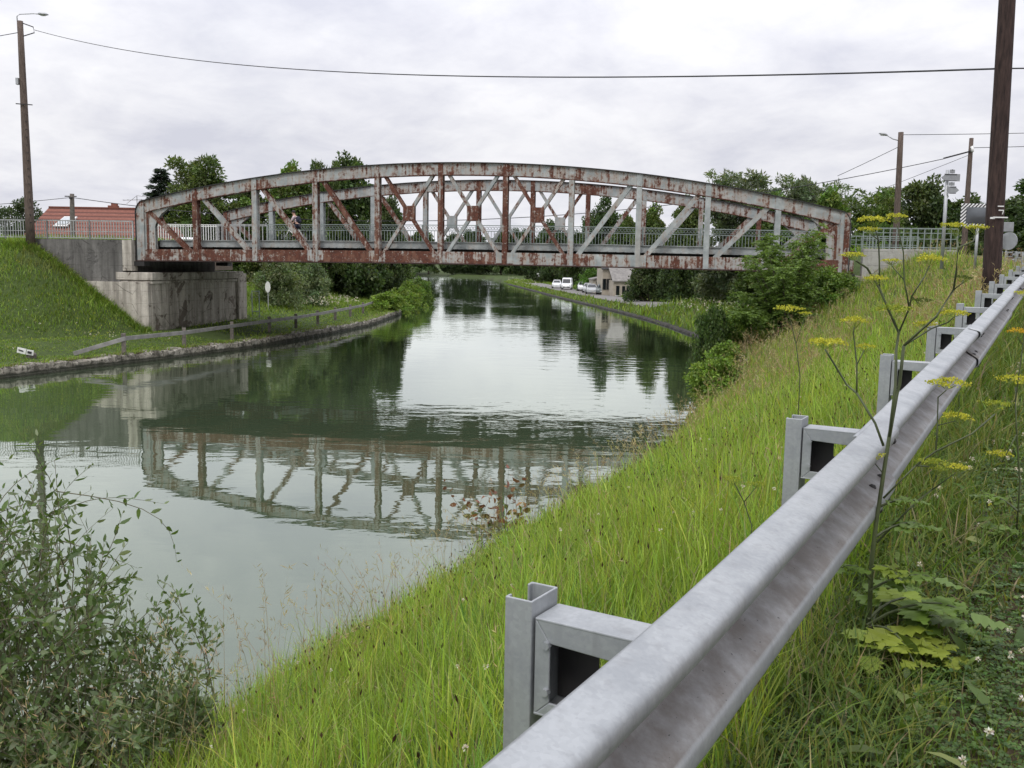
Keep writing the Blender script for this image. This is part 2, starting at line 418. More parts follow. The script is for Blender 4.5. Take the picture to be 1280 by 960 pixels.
def ground(x, y):
    x = np.asarray(x, float); y = np.asarray(y, float)
    rw, lw, re, zt = RW(y), LW(y), RE(y), ZT(y)
    k = np.where(y < 58, .88, .985)
    dR = (x - rw) * k; dL = (lw - x) * .95
    # right bank near the bridge and this side of it
    wid = np.maximum((re - rw) * k, 2.0); t = dR / wid
    f = np.clip(t, 0, 1) ** .92
    zr = .04 + (zt - .04) * f + .05 * sstep(1.0, 1.25, t) * np.where(y < 40, 1, 0)
    zfar = .24 + .5 * sstep(.2, 3.0, dR) + .55 * sstep(1.0, 5., dR) * sstep(118, 92, y) + .5 * sstep(8, 40, dR)
    b = sstep(60, 69, y)
    zr = zr * (1 - b) + zfar * b
    # left bank and the approach embankment
    zl = .43 + .4 * sstep(1.2, 5, dL) + 1.3 * sstep(4, 14, dL) * sstep(52, 72, y) + 1.6 * sstep(20, 45, dL)
    s = (x - P0[0]) * U2[0] + (y - P0[1]) * U2[1]; w = (x - P0[0]) * N2[0] + (y - P0[1]) * N2[1]
    dn = np.hypot(np.maximum(0, -w - .55) * .56, np.maximum(0, s + 6.2) * .71)
    df = np.hypot(np.maximum(0, w - TW - .6) * .8, np.maximum(0, s + 4.5) * .9)
    dm = np.where(s > -1.6, 99., 0.)
    ridge = 5.72 - np.where(w < -.25, dn, np.where(w > TW + .3, df, dm))
    zl = np.maximum(zl, ridge)
    inR = x >= rw; inL = x <= lw
    depth = -np.minimum(1.6, .25 + .6 * np.minimum(np.maximum(rw - x, 0), np.maximum(x - lw, 0)))
    z = np.where(inR, zr, np.where(inL, zl, depth))
    edge = .25
    z = np.where(inR & (dR < edge) & (y > 60), -.3, z)
    z = np.where(inL & (dL < edge), -.3, z)
    far = sstep(340, 420, y); z = np.where(inR | inL, z * (1 - far) + 1.6 * far, z)
    return z
def gz(x, y): return float(ground(np.array([x]), np.array([y]))[0])

def axis(fine0, fine1, step, lo, hi):
    a = list(np.arange(fine0, fine1 + 1e-6, step)); d = step
    x = fine1
    while x < hi: d *= 1.13; x += min(d, 120); a.append(x)
    d = step; x = fine0; b = []
    while x > lo: d *= 1.13; x -= min(d, 120); b.append(x)
    return np.array(b[::-1] + a)
gx = axis(-33, 24, .3, -2600, 2600); gy = axis(-1, 72, .3, -250, 3200)
XX, YY = np.meshgrid(gx, gy)
ZZ = ground(XX, YY)
nz = np.sin(XX * 1.7 + np.sin(YY * 1.1) * 2) * np.sin(YY * 1.9 + np.cos(XX * .9) * 2)
ZZ = ZZ + .03 * nz * (ZZ > 0.05)
V = np.stack([XX.ravel(), YY.ravel(), ZZ.ravel()], 1)
nx_, ny_ = len(gx), len(gy)
ii = (np.arange(ny_ - 1)[:, None] * nx_ + np.arange(nx_ - 1)[None, :]).ravel()
idx = np.stack([ii, ii + 1, ii + nx_ + 1, ii + nx_], 1).ravel()
dRail = (XX - RE(YY)) * .866
gcol = np.zeros((len(V), 3)) + np.array([.055, .085, .022])
dr = dRail.ravel(); yy = V[:, 1]
verge = ((dr > .15) & (yy < 46))
k = sstep(.45, .95, dr)[:, None]
gcol = np.where(verge[:, None], np.array([.065, .066, .028]) * (1 - k) + np.array([.125, .088, .062]) * k, gcol)
gcol[V[:, 2] < .02] = (.03, .032, .018)
lt = ((LW(yy) - V[:, 0]) * .95)
gcol[(lt > .2) & (lt < .9) & (yy < 100)] = (.10, .085, .05)
gobj = npmesh('ground', V, np.full(len(ii), 4), idx, gcol, MT['ground'])
gobj['kind'] = 'structure'
gobj.data.polygons.foreach_set('use_smooth', [True] * len(gobj.data.polygons))

wat = MB().add([(-420, -200, 0), (90, -200, 0), (90, 360, 0), (-420, 360, 0)], [(0, 1, 2, 3)]).build('canal_water', MT['water'])
wat['kind'] = 'structure'

# roads: the track the camera stands on, the approach at each end and the towpath road on the far side
def strip(name, pts, mat, lift=.02):
    """pts: list of (xl, yl, xr, yr)"""
    mb = MB(); a = []
    for xl, yl, xr, yr in pts:
        m_ = 8
        row = [(xl + (xr - xl) * i / m_, yl + (yr - yl) * i / m_) for i in range(m_ + 1)]
        a.append([(x, y, gz(x, y) + lift) for x, y in row])
    mb.sweep(a, closed=False, cap=False); o = mb.build(name, mat); o['kind'] = 'structure'; return o
ys = np.arange(-20, 40.1, 1.0)
strip('dirt_track', [(float(RE(y)) + 1.55 * .866, y - .78, float(RE(y)) + 2.4, y - 1.3) for y in ys], MT['gravel'], .03)
strip('road', [(float(RE(y)) + 2.38, y - 1.3, float(RE(y)) + 8, y - 4.4) for y in ys], MT['deck'], .06)
strip('towpath_road', [(float(RW(y)) + 2.2, y, float(RW(y)) + 6.0 + (4 if 148 < y < 160 else 0), y) for y in np.arange(96, 216, 3.)], simple('worn_grey_asphalt', (.19, .18, .17), .9, 0, .25, 1.5), .05)

# ------------------------------------------------------------------ quay edges (weathered stone)
def quay(name, fn, y0, y1, step, top, wid, sgn, mat, label, cat):
    mb = MB(); secs = []; rr = random.Random(5)
    y = y0
    while y <= y1:
        x = float(fn(y)); j = rr.uniform(-.07, .07); hh = top + rr.uniform(-.10, .06) * (top > .3)
        o = sgn * wid
        secs.append([(x - sgn * .04 + j, y, -.8), (x - sgn * .04 + j, y, .06), (x + j, y, .1), (x + j * .5, y, hh - .05), (x + sgn * .07 + j * .5, y, hh), (x + o, y, hh + .02), (x + o, y, -.8)])
        y += step
    mb.sweep(secs); o = mb.build(name, mat); tag(o, label, cat); return o
quay('quay_wall', LW, 8, 118, .33, .44, .6, -1, MT['quay'], 'crumbling pale stone edging along the water below the bank handrail', 'quay wall')
quay('quay_wall', RW, 61, 230, .6, .17, .4, 1, simple('dark_wet_stone', (.035, .030, .024), .9, 0, .6, 3, .6), 'dark low stone edging below the grass and the parked cars', 'quay wall')

# ------------------------------------------------------------------ bridge
def BP(s, w, z): return (P0[0] + U2[0] * s + N2[0] * w, P0[1] + U2[1] * s + N2[1] * w, z)
UX = Vector((U2[0], U2[1], 0)); NX = Vector((N2[0], N2[1], 0)); ZX = Vector((0, 0, 1))
LB = LP * 11
def zb(s): return 4.72 + .13 * math.sin(math.pi * min(max(s / LB, 0), 1))
_ct = np.polyfit(np.arange(12) * LP, [7.93, 8.66, 9.28, 9.72, 9.96, 10.07, 10.04, 9.90, 9.58, 9.08, 8.42, 7.68], 4)
def zt(s): return float(np.polyval(_ct, s))
bridge = thing('arch_truss_bridge', 'rusty pale grey bowstring truss bridge spanning the canal', 'bridge', BP(0, 0, 4.7))
rr = random.Random(21)
rusts = [.6, .88, .5, .65, .85, .98, .98, .45, .12, .12, .1, .8]
def truss(w0, far):
    # top chord with its rounded ends, swept as a box girder with a cover plate
    path = [(s, zt(s)) for s in np.linspace(.36, LB - .36, 50)]
    cap = [(-.06, zb(0)), (-.06, zt(0) - .52), (-.03, zt(0) - .34), (.05, zt(0) - .17), (.18, zt(.2) - .05), (.36, zt(.36) + .002)]
    capr = [(LB + .06, zb(LB)), (LB + .06, zt(LB) - .62), (LB + .03, zt(LB) - .4), (LB - .05, zt(LB) - .19), (LB - .18, zt(LB - .2) - .05), (LB - .36, zt(LB - .36) + .002)]
    for cp_, s_in in ((cap, .44), (capr, LB - .44)):
        ep = MB().prism(cp_ + [(s_in, zt(s_in) - .03), (s_in, zb(0))], BP(0, w0 - .172, 0), UX, ZX, NX * .344).build('end_post', MT['steel'], bridge, rust=.5)
        mb = MB()
        for a_, b_ in zip(cp_[:-1], cp_[1:]): mb.bar(BP(a_[0], w0, a_[1]), BP(b_[0], w0, b_[1]), .5, .035, NX)
        mb.build('cover_plate', MT['dark'], ep)
    def sect(prof):
        secs = []
        for i, p in enumerate(path):
            a, b = path[max(i - 1, 0)], path[min(i + 1, len(path) - 1)]
            t = Vector((b[0] - a[0], b[1] - a[1])).normalized(); nrm = Vector((-t.y, t.x))
            secs.append([BP(p[0] + nrm.x * d, w0 + ww, p[1] + nrm.y * d) for ww, d in prof])
        return secs
    mb = MB(); mb.sweep(sect([(-.17, -.62), (.17, -.62), (.17, -.03), (-.17, -.03)]))
    c = mb.build('top_chord', MT['steel'], bridge, rust=.60)
    MB().sweep(sect([(-.29, -.028), (.29, -.028), (.29, .012), (-.29, .012)])).build('cover_plate', MT['dark'], c)
    MB().sweep(sect([(-.23, -.655), (.23, -.655), (.23, -.622), (-.23, -.622)])).build('lower_flange', MT['steel'], c, rust=.9)
    # bottom chord, one plate field per panel so that rust varies from field to field
    ss = list(np.linspace(-.06, LB + .3, 34))
    rb = [.78, .82, .95, 1.08, 1.02, .74, .66, .60, .66, .60, .92]
    if far: rb = rb[::-1]
    for i in range(11):
        sa, sb = (i * LP if i else -.04) + .004, ((i + 1) * LP if i < 10 else LB + .3) - .004
        c = MB().sweep([[BP(s, w0 - .165, zb(s) + .03), BP(s, w0 + .165, zb(s) + .03), BP(s, w0 + .165, zb(s) + .64), BP(s, w0 - .165, zb(s) + .64)] for s in np.linspace(sa, sb, 4)]).build('bottom_chord', MT['steel'], bridge, rust=rb[i])
    MB().sweep([[BP(s, w0 - .30, zb(s) - .03), BP(s, w0 + .30, zb(s) - .03), BP(s, w0 + .30, zb(s) + .028), BP(s, w0 - .30, zb(s) + .028)] for s in ss]).build('lower_flange', simple('blackened_rust', (.04, .018, .014), .85) if not far else bpy.data.materials['blackened_rust'], c)
    # posts
    for i in range(12):
        s = i * LP + (.30 if i == 0 else (-.12 if i == 11 else 0)); z0, z1 = zb(s) + .01, zt(s) - .015
        mb = MB()
        for side in (-1, 1):
            mb.bar(BP(s, w0 + side * .205, z0), BP(s, w0 + side * .205, z1), .27, .03, UX)
        mb.bar(BP(s - .05, w0, z0), BP(s - .05, w0, z1), .018, .40, UX)
        mb.bar(BP(s + .06, w0, z0), BP(s + .06, w0, z1), .018, .40, UX)
        mb.build('truss_post', MT['steel'], bridge, rust=rusts[i if not far else 11 - i] + rr.uniform(-.1, .1))
        if 0 < i < 11:
            for zc, hh in ((zb(s) + .36, .56), (zt(s) - .36, .5)):
                g = MB()
                for side in (-1, 1): g.bar(BP(s - .44, w0 + side * .18, zc), BP(s + .44, w0 + side * .18, zc), .014, hh, NX)
                g.build('gusset_plate', MT['steel'], bridge, rust=.62 + rr.uniform(-.25, .25))
    # diagonals
    for i in range(11):
        s0, s1 = i * LP + .22, (i + 1) * LP - .22
        kinds = 'd' if i < 4 else ('du' if i < 7 else 'u')
        for kd in kinds:
            a = BP(s0, w0, zt(s0) - .3) if kd == 'd' else BP(s0, w0, zb(s0) + .35)
            b = BP(s1, w0, zb(s1) + .35) if kd == 'd' else BP(s1, w0, zt(s1) - .3)
            if i == 0: a = BP(s0 + .25, w0, zt(s0) - .3)
            if i == 10: b = BP(s1 - .25, w0, zt(s1) - .3)
            wd = .17 if len(kinds) == 2 else .24
            dp = .26 if kd == 'd' else .245
            va, vb = Vector(a), Vector(b); t = (vb - va).normalized(); nn = t.cross(NX)
            mb = MB()
            for side in (-1, 1):
                mb.bar(va + NX * side * dp / 2, vb + NX * side * dp / 2, .02, wd, NX)
            mb.bar(va, vb, dp, .02, NX)
            mb.build('diagonal', MT['steel'], bridge, rust=rr.choice([.45, .6, .75, .9]) if i < 7 else rr.choice([.45, .6, .8]))
        if len(kinds) == 2:
            sm = (s0 + s1) / 2; zm = (zt(sm) + zb(sm)) / 2 + .02
            g = MB()
            for side in (-1, 1): g.bar(BP(sm - .31, w0 + side * .142, zm), BP(sm + .31, w0 + side * .142, zm), .014, .78, NX)
            g.build('gusset_plate', MT['steel'], bridge, rust=.88 if not far else .42)
    # solid plates that close the ends
    for e in (0, 1):
        f = (lambda s: s) if e == 0 else (lambda s: LB - s)
        z0 = zb(0) + .5
        poly = [(-.02, z0), (1.05, z0), (1.05, zt(f(1.05)) - 1.55), (1.18, zt(f(1.2)) - 1.22), (1.45, zt(f(1.45)) - .95), (1.9, zt(f(1.9)) - .72), (2.5, zt(f(2.5)) - .6), (2.6, zt(f(2.6)) - .3), (.2, zt(f(.2)) - .25), (.0, zt(f(0)) - .75)]
        g = MB()
        for side in (-1, 1): g.prism([(f(a), b) for a, b in poly], BP(0, w0 + side * .12 - .008, 0), UX, ZX, NX * .016)
        g.build('end_plate', MT['steel'], bridge, rust=.55)
        sx = f(.62)
        MB().bar(BP(sx, w0 - .14, zb(0) + .6), BP(sx, w0 - .14, zt(sx) - .6), .12, .05, UX).build('stiffener', MT['steel'], bridge, rust=.95)
        MB().box(BP(f(.05), w0, zb(0) - .16), (.8, .7, .24), math.atan2(U2[1], U2[0])).build('bearing', MT['dark'], bridge)
    # edge beam of the floor, set inside the truss
    we = w0 + (.55 if not far else -.55)
    mb = MB()
    s0_ = [s for s in np.linspace(.95, LB - .95, 30)]
    mb.sweep([[BP(s, we - .03, zb(s) + .78), BP(s, we + .03, zb(s) + .78), BP(s, we + .03, zb(s) + 1.13), BP(s, we - .03, zb(s) + 1.13)] for s in s0_])
    mb.sweep([[BP(s, we - .12, zb(s) + 1.13), BP(s, we + .06, zb(s) + 1.13), BP(s, we + .06, zb(s) + 1.165), BP(s, we - .12, zb(s) + 1.165)] for s in s0_])
    s = 1.2
    while s < LB - 1:
        mb.box(BP(s, we - .035, zb(s) + .83), (.07, .04, .06), math.atan2(U2[1], U2[0])); s += .42
    mb.build('floor_edge_beam', MT['steel'], bridge, rust=.22)
truss(0, False); truss(TW, True)
s_ = list(np.linspace(-.5, LB + .5, 30))
MB().sweep([[BP(s, .6, zb(s) + .86), BP(s, TW - .6, zb(s) + .86), BP(s, TW - .6, zb(s) + 1.12), BP(s, .6, zb(s) + 1.12)] for s in s_]).build('deck', MT['deck'], bridge)
for i in range(12):
    s = i * LP
    mb = MB(); mb.bar(BP(s, .2, zb(s) + .45), BP(s, TW - .2, zb(s) + .45), .03, .8, UX); mb.bar(BP(s, .2, zb(s) + .1), BP(s, TW - .2, zb(s) + .1), .3, .03, UX)
    mb.build('cross_beam', MT['steel'], bridge, rust=1.1)
for w in (2.2, 4.1, 6.2, 8.1):
    MB().sweep([[BP(s, w - .1, zb(s) + .5), BP(s, w + .1, zb(s) + .5), BP(s, w + .1, zb(s) + .85), BP(s, w - .1, zb(s) + .85)] for s in s_]).build('stringer', MT['dark'], bridge)

def railing(name, P, Q, hts, gap, bw, mat, parent, posts=None, ornate=False, z_up=1.2):
    """a balustrade from P to Q: horizontal bars at the heights hts"""
    P, Q = Vector(P), Vector(Q); d = Q - P; L = d.length; n = max(1, int(L / gap)); mb = MB()
    for h_, th in hts: mb.bar(P + ZX * h_, Q + ZX * h_, .05, th)
    top = hts[-1][0]; low = hts[0][0]; sec = hts[-2][0] if ornate else top
    for i in range(n + 1):
        p = P + d * (i / n); mb.bar(p + ZX * low, p + ZX * sec, bw, bw, d)
        if ornate and i < n:
            c = P + d * ((i + .5) / n) + ZX * ((sec + top) / 2); r_ = min((top - sec) / 2, gap / 2) * .95; dd = d.normalized()
            mb.tube([c + (dd * math.cos(a) + ZX * math.sin(a)) * r_ for a in np.linspace(0, 2 * math.pi, 9)], .014, 4, False)
    if posts:
        m_ = max(1, round(L / posts))
        for i in range(m_ + 1): p = P + d * (i / m_); mb.bar(p, p + ZX * (top + .02), .075, .075, d)
    return mb.build(name, mat, parent)
for i in range(11):
    s0, s1 = i * LP, (i + 1) * LP
    white = i < 1
    railing('railing', BP(s0, TW - .75, zb(s0) + 1.12), BP(s1 - .02, TW - .75, zb(s1) + 1.12), [(.1, .04), (.93, .045), (1.28, .05)] if not white else [(.1, .05), (1.2, .05), (1.28, .05)], .19 if not white else .3, .028 if not white else .055, MT['greenrail'] if not white else MT['railgrey'], bridge, LP / 1, ornate=not white)

# ------------------------------------------------------------------ abutments and approach walls
ab = thing('bridge_abutment', 'tall stained concrete abutment carrying the bridge beside the sloping grass bank', 'abutment', BP(-.9, 5, .7))
MB().box(BP(-.05, TW / 2 + .1, 2.1), (1.9, TW + 1.0, 3.1), math.atan2(U2[1], U2[0])).build('face_wall', MT['conc'], ab)
MB().box(BP(-.05, TW / 2 + .1, 3.87), (2.2, TW + 1.35, .42), math.atan2(U2[1], U2[0])).build('cap', MT['conc'], ab, bevel=.03)
MB().box(BP(-.05, TW / 2 + .1, 3.53), (2.1, TW + 1.2, .15), math.atan2(U2[1], U2[0])).build('string_course', MT['conc'], ab, bevel=.02)
MB().box(BP(.42, TW + .55, 2.3), (1.3, 1.3, 3.3), math.atan2(U2[1], U2[0])).build('pier', MT['conc'], ab, bevel=.03)
MB().box(BP(-2.2, TW / 2, 4.7), (3.4, TW - .4, 1.9), math.atan2(U2[1], U2[0])).build('back_wall', MT['wallconc'], ab)
ww = thing('wing_wall', 'mottled dark grey concrete retaining wall below the balustrade, left of the truss', 'retaining wall', BP(-3, -.1, 3.5))
MB().prism([(-6.35, 5.05), (-6.35, 5.86), (-.7, 5.86), (-.7, 4.2), (-1.0, 3.2), (-4.4, 3.2), (-6.0, 4.3)], BP(0, -.55, 0), UX, ZX, NX * .6).build('wall_panel', MT['wallconc'], ww)
MB().box(BP(-.42, -.28, 5.0), (.55, .62, 1.7), math.atan2(U2[1], U2[0])).build('end_pillar', MT['conc'], ww, bevel=.02)
MB().prism([(-5.6, 3.55), (-4.2, 3.55), (.85, 3.55), (.85, .7), (-1.6, .7)], BP(0, -.72, 0), UX, ZX, NX * .8).build('lower_wing', MT['conc'], ww)
# balustrades on the left approach: near side and far side
br_ = thing('balustrade', 'pale grey steel balustrade on the wing wall in front of the red roof', 'railing', BP(-7, -.2, 5.8))
for a in range(6):
    s0, s1 = -.2 - a * 2.6, -.2 - (a + 1) * 2.6
    railing('railing_bay', BP(s0, -.28, 5.83), BP(s1, -.28, 5.83 - .0 * a), [(.10, .045), (.46, .035), (1.05, .06)], .16, .034, MT['railgrey'], br_, 2.6)
br2 = thing('balustrade', 'whitish bar balustrade across the left approach, seen through the first truss panel', 'railing', BP(-6, TW - .6, 5.8))
for a in range(2):
    s0, s1 = 0 - a * 2.3, 0 - (a + 1) * 2.3
    railing('railing_bay', BP(s0, TW - .6, 5.85), BP(s1, TW - .6, 5.85), [(.10, .05), (1.15, .05), (1.25, .05)], .17, .045, MT['white'], br2, 2.6)
# right end
ra = thing('bridge_abutment', 'pale concrete end wall below the grey grille fence right of the truss', 'abutment', BP(LB + 1, 5, 3))
MB().box(BP(LB + 1.35, TW / 2, 3.3), (1.9, TW + .9, 2.6), math.atan2(U2[1], U2[0])).build('face_wall', MT['conc'], ra)
MB().box(BP(LB + 2.9, .0, 5.0), (4.4, .5, 1.9), math.atan2(U2[1], U2[0])).build('parapet', concrete('pale_concrete', (.40, .39, .36), (.2, .19, .17), (.3, .28, .26), .1), ra, bevel=.02)
gf = thing('grille_fence', 'grey steel grille fence on the concrete end wall at the right end of the bridge', 'fence', BP(LB + 2.8, 0, 5.9))
def grille(w, L0, L1, zz, par):
    mb = MB(); P = Vector(BP(LB + L0, w, zz)); Q = Vector(BP(LB + L1, w, zz)); d = Q - P
    for hh, th in ((.08, .05), (.5, .035), (.78, .035), (1.0, .06)): mb.bar(P + ZX * hh, Q + ZX * hh, .05, th)
    n = int(d.length / .3)
    for i in range(n + 1): p = P + d * (i / n); mb.bar(p, p + ZX * 1.0, .045, .045, d)
    mb.build('grille_panel', MT['greenrail'], par)
grille(0, .7, 2.9, 5.96, gf); grille(0, 2.95, 5.1, 5.96, gf)
gf2 = thing('grille_fence', 'second grille fence across the road behind the grey one at the right bridge end', 'fence', BP(LB + 2.8, TW, 5.9))
grille(TW, .7, 3.2, 5.9, gf2); grille(TW, 3.25, 5.8, 5.9, gf2)

# ------------------------------------------------------------------ roadside guard rail
gp = [(-4.2, -6.2), (-2.0, -1.9), (.04, 1.74), (7.06, 14.0)]
path = []
y = -5.0
while y < 40: path.append((float(RE(y)), y)); y += .25
path = np.array(path)
path[:, 0] += np.interp(path[:, 1], [-5, 0, 1.1, 1.74, 3.4], [-.12, -.035, .0, .030, .045])
cum = np.concatenate([[0], np.cumsum(np.hypot(*np.diff(path, axis=0).T))])
ZR = lerpfn([(-20, 3.35), (0, 4.205), (1.1, 4.242), (1.74, 4.268), (3.5, 4.345), (14, 4.86), (20, 5.12), (27, 5.34), (33.5, 5.62), (40, 5.8)])
sm = np.interp(1.74, path[:, 1], cum)
def rail_at(s):
    x = np.interp(s, cum, path[:, 0]); y = np.interp(s, cum, path[:, 1]); e = .3
    a = np.array([np.interp(s - e, cum, path[:, 0]), np.interp(s - e, cum, path[:, 1])]); b = np.array([np.interp(s + e, cum, path[:, 0]), np.interp(s + e, cum, path[:, 1])])
    t = (b - a) / np.linalg.norm(b - a)
    return np.array([x, y]), t, np.array([t[1], -t[0]]), float(ZR(y))
gr = thing('guard_rail', 'long galvanized crash barrier curving up the verge towards the bridge', 'guard rail', (0, 1.74, 3.54))
prof = [(.002, .306), (.0, .3095), (.006, .311), (.030, .305), (.060, .2975), (.072, .294), (.079, .289), (.083, .281), (.0835, .270), (.0825, .260), (.078, .251), (.070, .243), (.048, .222), (.026, .201), (.010, .186), (.003, .178), (.0, .170), (.0, .158), (.003, .150),
        (.012, .143), (.030, .132), (.050, .120), (.068, .109), (.076, .103), (.081, .096), (.083, .087), (.083, .066), (.081, .056), (.076, .048), (.066, .041), (.044, .029), (.020, .014), (.006, .004), (.0, .002), (.002, .005)]
DIRT = [1. if .100 < z < .165 else (.5 if .164 < z < .19 else 0.) for d, z in prof]
OFF = .2
k0 = -3
def beam(s0, s1, push):
    n = max(8, int((s1 - s0) / .2)); secs = []; dirt = []
    for i in range(n + 1):
        p, t, q, zz = rail_at(s0 + (s1 - s0) * i / n)
        secs.append([(p[0] + q[0] * (OFF + d + push), p[1] + q[1] * (OFF + d + push), zz - .311 + z + push * .2) for d, z in prof])
        dirt += DIRT
    mb = MB().sweep(secs, closed=False, cap=False)
    o = mb.build('beam', MT['galv'], gr, smooth=True)
    a = o.data.attributes.new('dirt', 'FLOAT', 'POINT'); a.data.foreach_set('value', dirt)
    so = o.modifiers.new('s', 'SOLIDIFY'); so.thickness = .0045; so.offset = 0
    return o
s_post = [sm + 2.0 * i for i in range(-3, 21)]
j = -2
for q in range(-1, 10):
    a = sm + 2.0 + 4.0 * (q - 1) - .16; b = a + 4.0 + .32
    beam(a, min(b, cum[-1] - .4), .0 if q % 2 else .016)
    # splice bolts and slots at the lap
    if 0 <= q:
        for ds in (-.10, .06):
            for hz in (.05, .125, .186, .262):
                p, t, qn, zz = rail_at(a + .16 + ds); i_ = min(range(len(prof)), key=lambda r: abs(prof[r][1] - hz)); d = prof[i_][0]
                c = Vector((p[0] + qn[0] * (OFF + d + .010), p[1] + qn[1] * (OFF + d + .010), zz - .311 + hz))
                if q < 6: MB().ball(c, .017, 8, 4, (1, .6, .8)).build('splice_bolt', MT['dark'], gr)
for s in s_post:
    if s > cum[-1] - .5: break
    p, t, q, zz = rail_at(s)
    T3, Q3 = Vector((t[0], t[1], 0)), Vector((q[0], q[1], 0)); O = Vector((p[0], p[1], 0))
    # C-section post, open towards the water
    o_ = [(-.05, .0), (.05, .0), (.05, -.058), (.032, -.058), (.032, -.053), (.045, -.053), (.045, -.005), (-.045, -.005), (-.045, -.053), (-.032, -.053), (-.032, -.058), (-.05, -.058)]
    zg = gz(p[0], p[1]) - .25
    MB().prism(o_, O + ZX * zg, T3, Q3, ZX * (zz + .018 - zg)).build('post', MT['galv'], gr, bevel=.002)
    # bracket: a folded frame that holds the beam off the post
    br = MB(); z1, z0 = zz - .012, zz - .20; y0, y1 = .004, OFF + .004; hw = .042
    for side in (-1, 1):
        c = T3 * side * hw
        fr = [(y0, z0), (y1, z0), (y1, z1), (y0, z1)]; inn = [(y0 + .032, z0 + .03), (y1 - .03, z0 + .03), (y1 - .03, z1 - .05), (y0 + .032, z1 - .045)]
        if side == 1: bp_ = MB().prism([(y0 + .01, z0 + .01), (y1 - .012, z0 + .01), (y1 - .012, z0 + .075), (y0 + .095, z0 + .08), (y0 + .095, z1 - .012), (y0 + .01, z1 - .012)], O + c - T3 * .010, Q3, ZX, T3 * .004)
        for i in range(4):
            k2 = (i + 1) % 4
            br.prism([fr[i], fr[k2], inn[k2], inn[i]], O + c - T3 * .0025, Q3, ZX, T3 * .005)
    br.bar(O + Q3 * y0 + ZX * (z1 - .003), O + Q3 * y1 + ZX * (z1 - .003), hw * 2 + .006, .006, T3)
    br.bar(O + Q3 * y0 + ZX * (z0 + .003), O + Q3 * y1 + ZX * (z0 + .003), hw * 2 + .006, .006, T3)
    br.bar(O + Q3 * (y0 + .003) + ZX * z0, O + Q3 * (y0 + .003) + ZX * z1, hw * 2 + .004, .006, T3)
    bk_ = br.build('bracket', MT['galv'], gr, bevel=.002)
    bp_.build('inner_shade_plate', MT['dark'], bk_)  # near-black plate, cut and coloured to paint in the shade inside the bracket
    if p[1] < 9:
        for zo in (-.06, -.15):
            c = O + Q3 * .03 - T3 * .046 + ZX * (zz + zo)
            MB().tube([c - T3 * .006, c + T3 * .006], .008, 6).build('bolt', MT['galv'], bk_)
        c = O + Q3 * (OFF + .002) + ZX * (zz - .1555)
        MB().ball(c, .016, 8, 4, (.6, .6, .9)).build('bolt', MT['galv'], bk_)

# ------------------------------------------------------------------ poles, lamps, wires, signs
def pole(name, label, base, top, r0, r1, mat, cat='utility pole'):
    t = thing(name, label, cat, base)
    MB().tube([Vector(base) + (Vector(top) - Vector(base)) * i / 6 for i in range(7)], [r0 + (r1 - r0) * i / 6 for i in range(7)], 12).build('pole', mat, t, smooth=True)
    return t
def lamp(t, root, arm, head_dir, r=.025, L=.55):
    a = Vector(root); pts = [a + Vector(p) for p in arm]
    MB().tube(pts, r, 6).build('lamp_arm', MT['alu'], t, smooth=True)
    e = pts[-1]; d = Vector(head_dir).normalized(); hd = MB()
    secs = []
    sd = d.cross(ZX).normalized(); up = sd.cross(d)
    for u, w, h in ((0, .06, .05), (.12, .13, .09), (.4, .17, .11), (.75, .14, .09), (1, .05, .03)):
        secs.append([e + d * (u * L) + sd * (w * math.cos(g)) + up * (h * math.sin(g) * (1 if math.sin(g) > 0 else .5)) for g in np.linspace(0, 2 * math.pi, 9)[:-1]])
    hd.sweep(secs); h_ = hd.build('lamp_head', MT['alu'], t, smooth=True)
    MB().ball(e + d * (.5 * L) - up * .045, .12, 8, 5, (1.5, .9, .35)).build('lens', MT['white'], h_, smooth=True)

LPX = Vector((-26.95, 54.0, 5.3)); LPT = Vector((-27.0, 54.0, 17.5))
lp = pole('lamp_post', 'tall brown wooden pole with a street lamp on top beside the balustrade', LPX, LPT, .25, .15, MT['greywood'], 'street lamp')
lamp(lp, LPT + Vector((-.15, 0, -.5)), [(0, 0, 0), (0, 0, .75), (.15, 0, .85), (.9, 0, .9), (1.15, 0, .88)], (1, 0, -.05))
for i in range(15):
    z = 6.3 + i * .42; k = .25 - .1 * (z - 5.2) / 12
    MB().bar((-26.97 + k * .6, 54.0 - k * .9, z), (-26.97 + k * .6 + .1, 54.0 - k * .9 - .05, z), .05, .03).build('step_bolt', MT['dark'], lp)
mb = MB(); mb.bar((-27.3, 53.75, 13.1), (-26.4, 53.75, 13.05), .05, .05)
mb.build('cross_rod', MT['dark'], lp)
MB().tube([LPT + Vector((.1, 0, -.1)), LPT + Vector((.7, 0, -.3)), LPT + Vector((.75, 0, -.6)), LPT + Vector((.1, 0, -.8))], .03, 5).build('cable_bracket', MT['dark'], lp)
MB().box((-27.2, 53.85, 14.3), (.14, .2, .35)).build('junction_box', MT['alu'], lp)

bp = pole('utility_pole', 'thick dark brown wooden pole behind the crash barrier, cut off by the picture top', Vector((8.02, 16.2, gz(8.0, 16.2) - .2)), Vector((7.86, 16.2, 11.2)), .150, .118, MT['wood'])
zc = 5.80
mb = MB()
mb.bar((7.87, 16.035, zc), (8.11, 16.035, zc), .012, .02)
mb.bar((7.83, 16.05, zc - .012), (7.90, 16.04, zc - .012), .012, .03)
mb.build('strap', MT['white'], bp)
mb = MB()   # the white number mark nailed above the strap
mb.bar((7.93, 16.03, zc + .18), (8.03, 16.03, zc + .18), .008, .018); mb.bar((7.95, 16.03, zc + .115), (8.03, 16.03, zc + .115), .008, .016); mb.bar((8.03, 16.03, zc + .12), (8.015, 16.03, zc + .05), .016, .008)
mb.build('number_mark', MT['white'], bp)

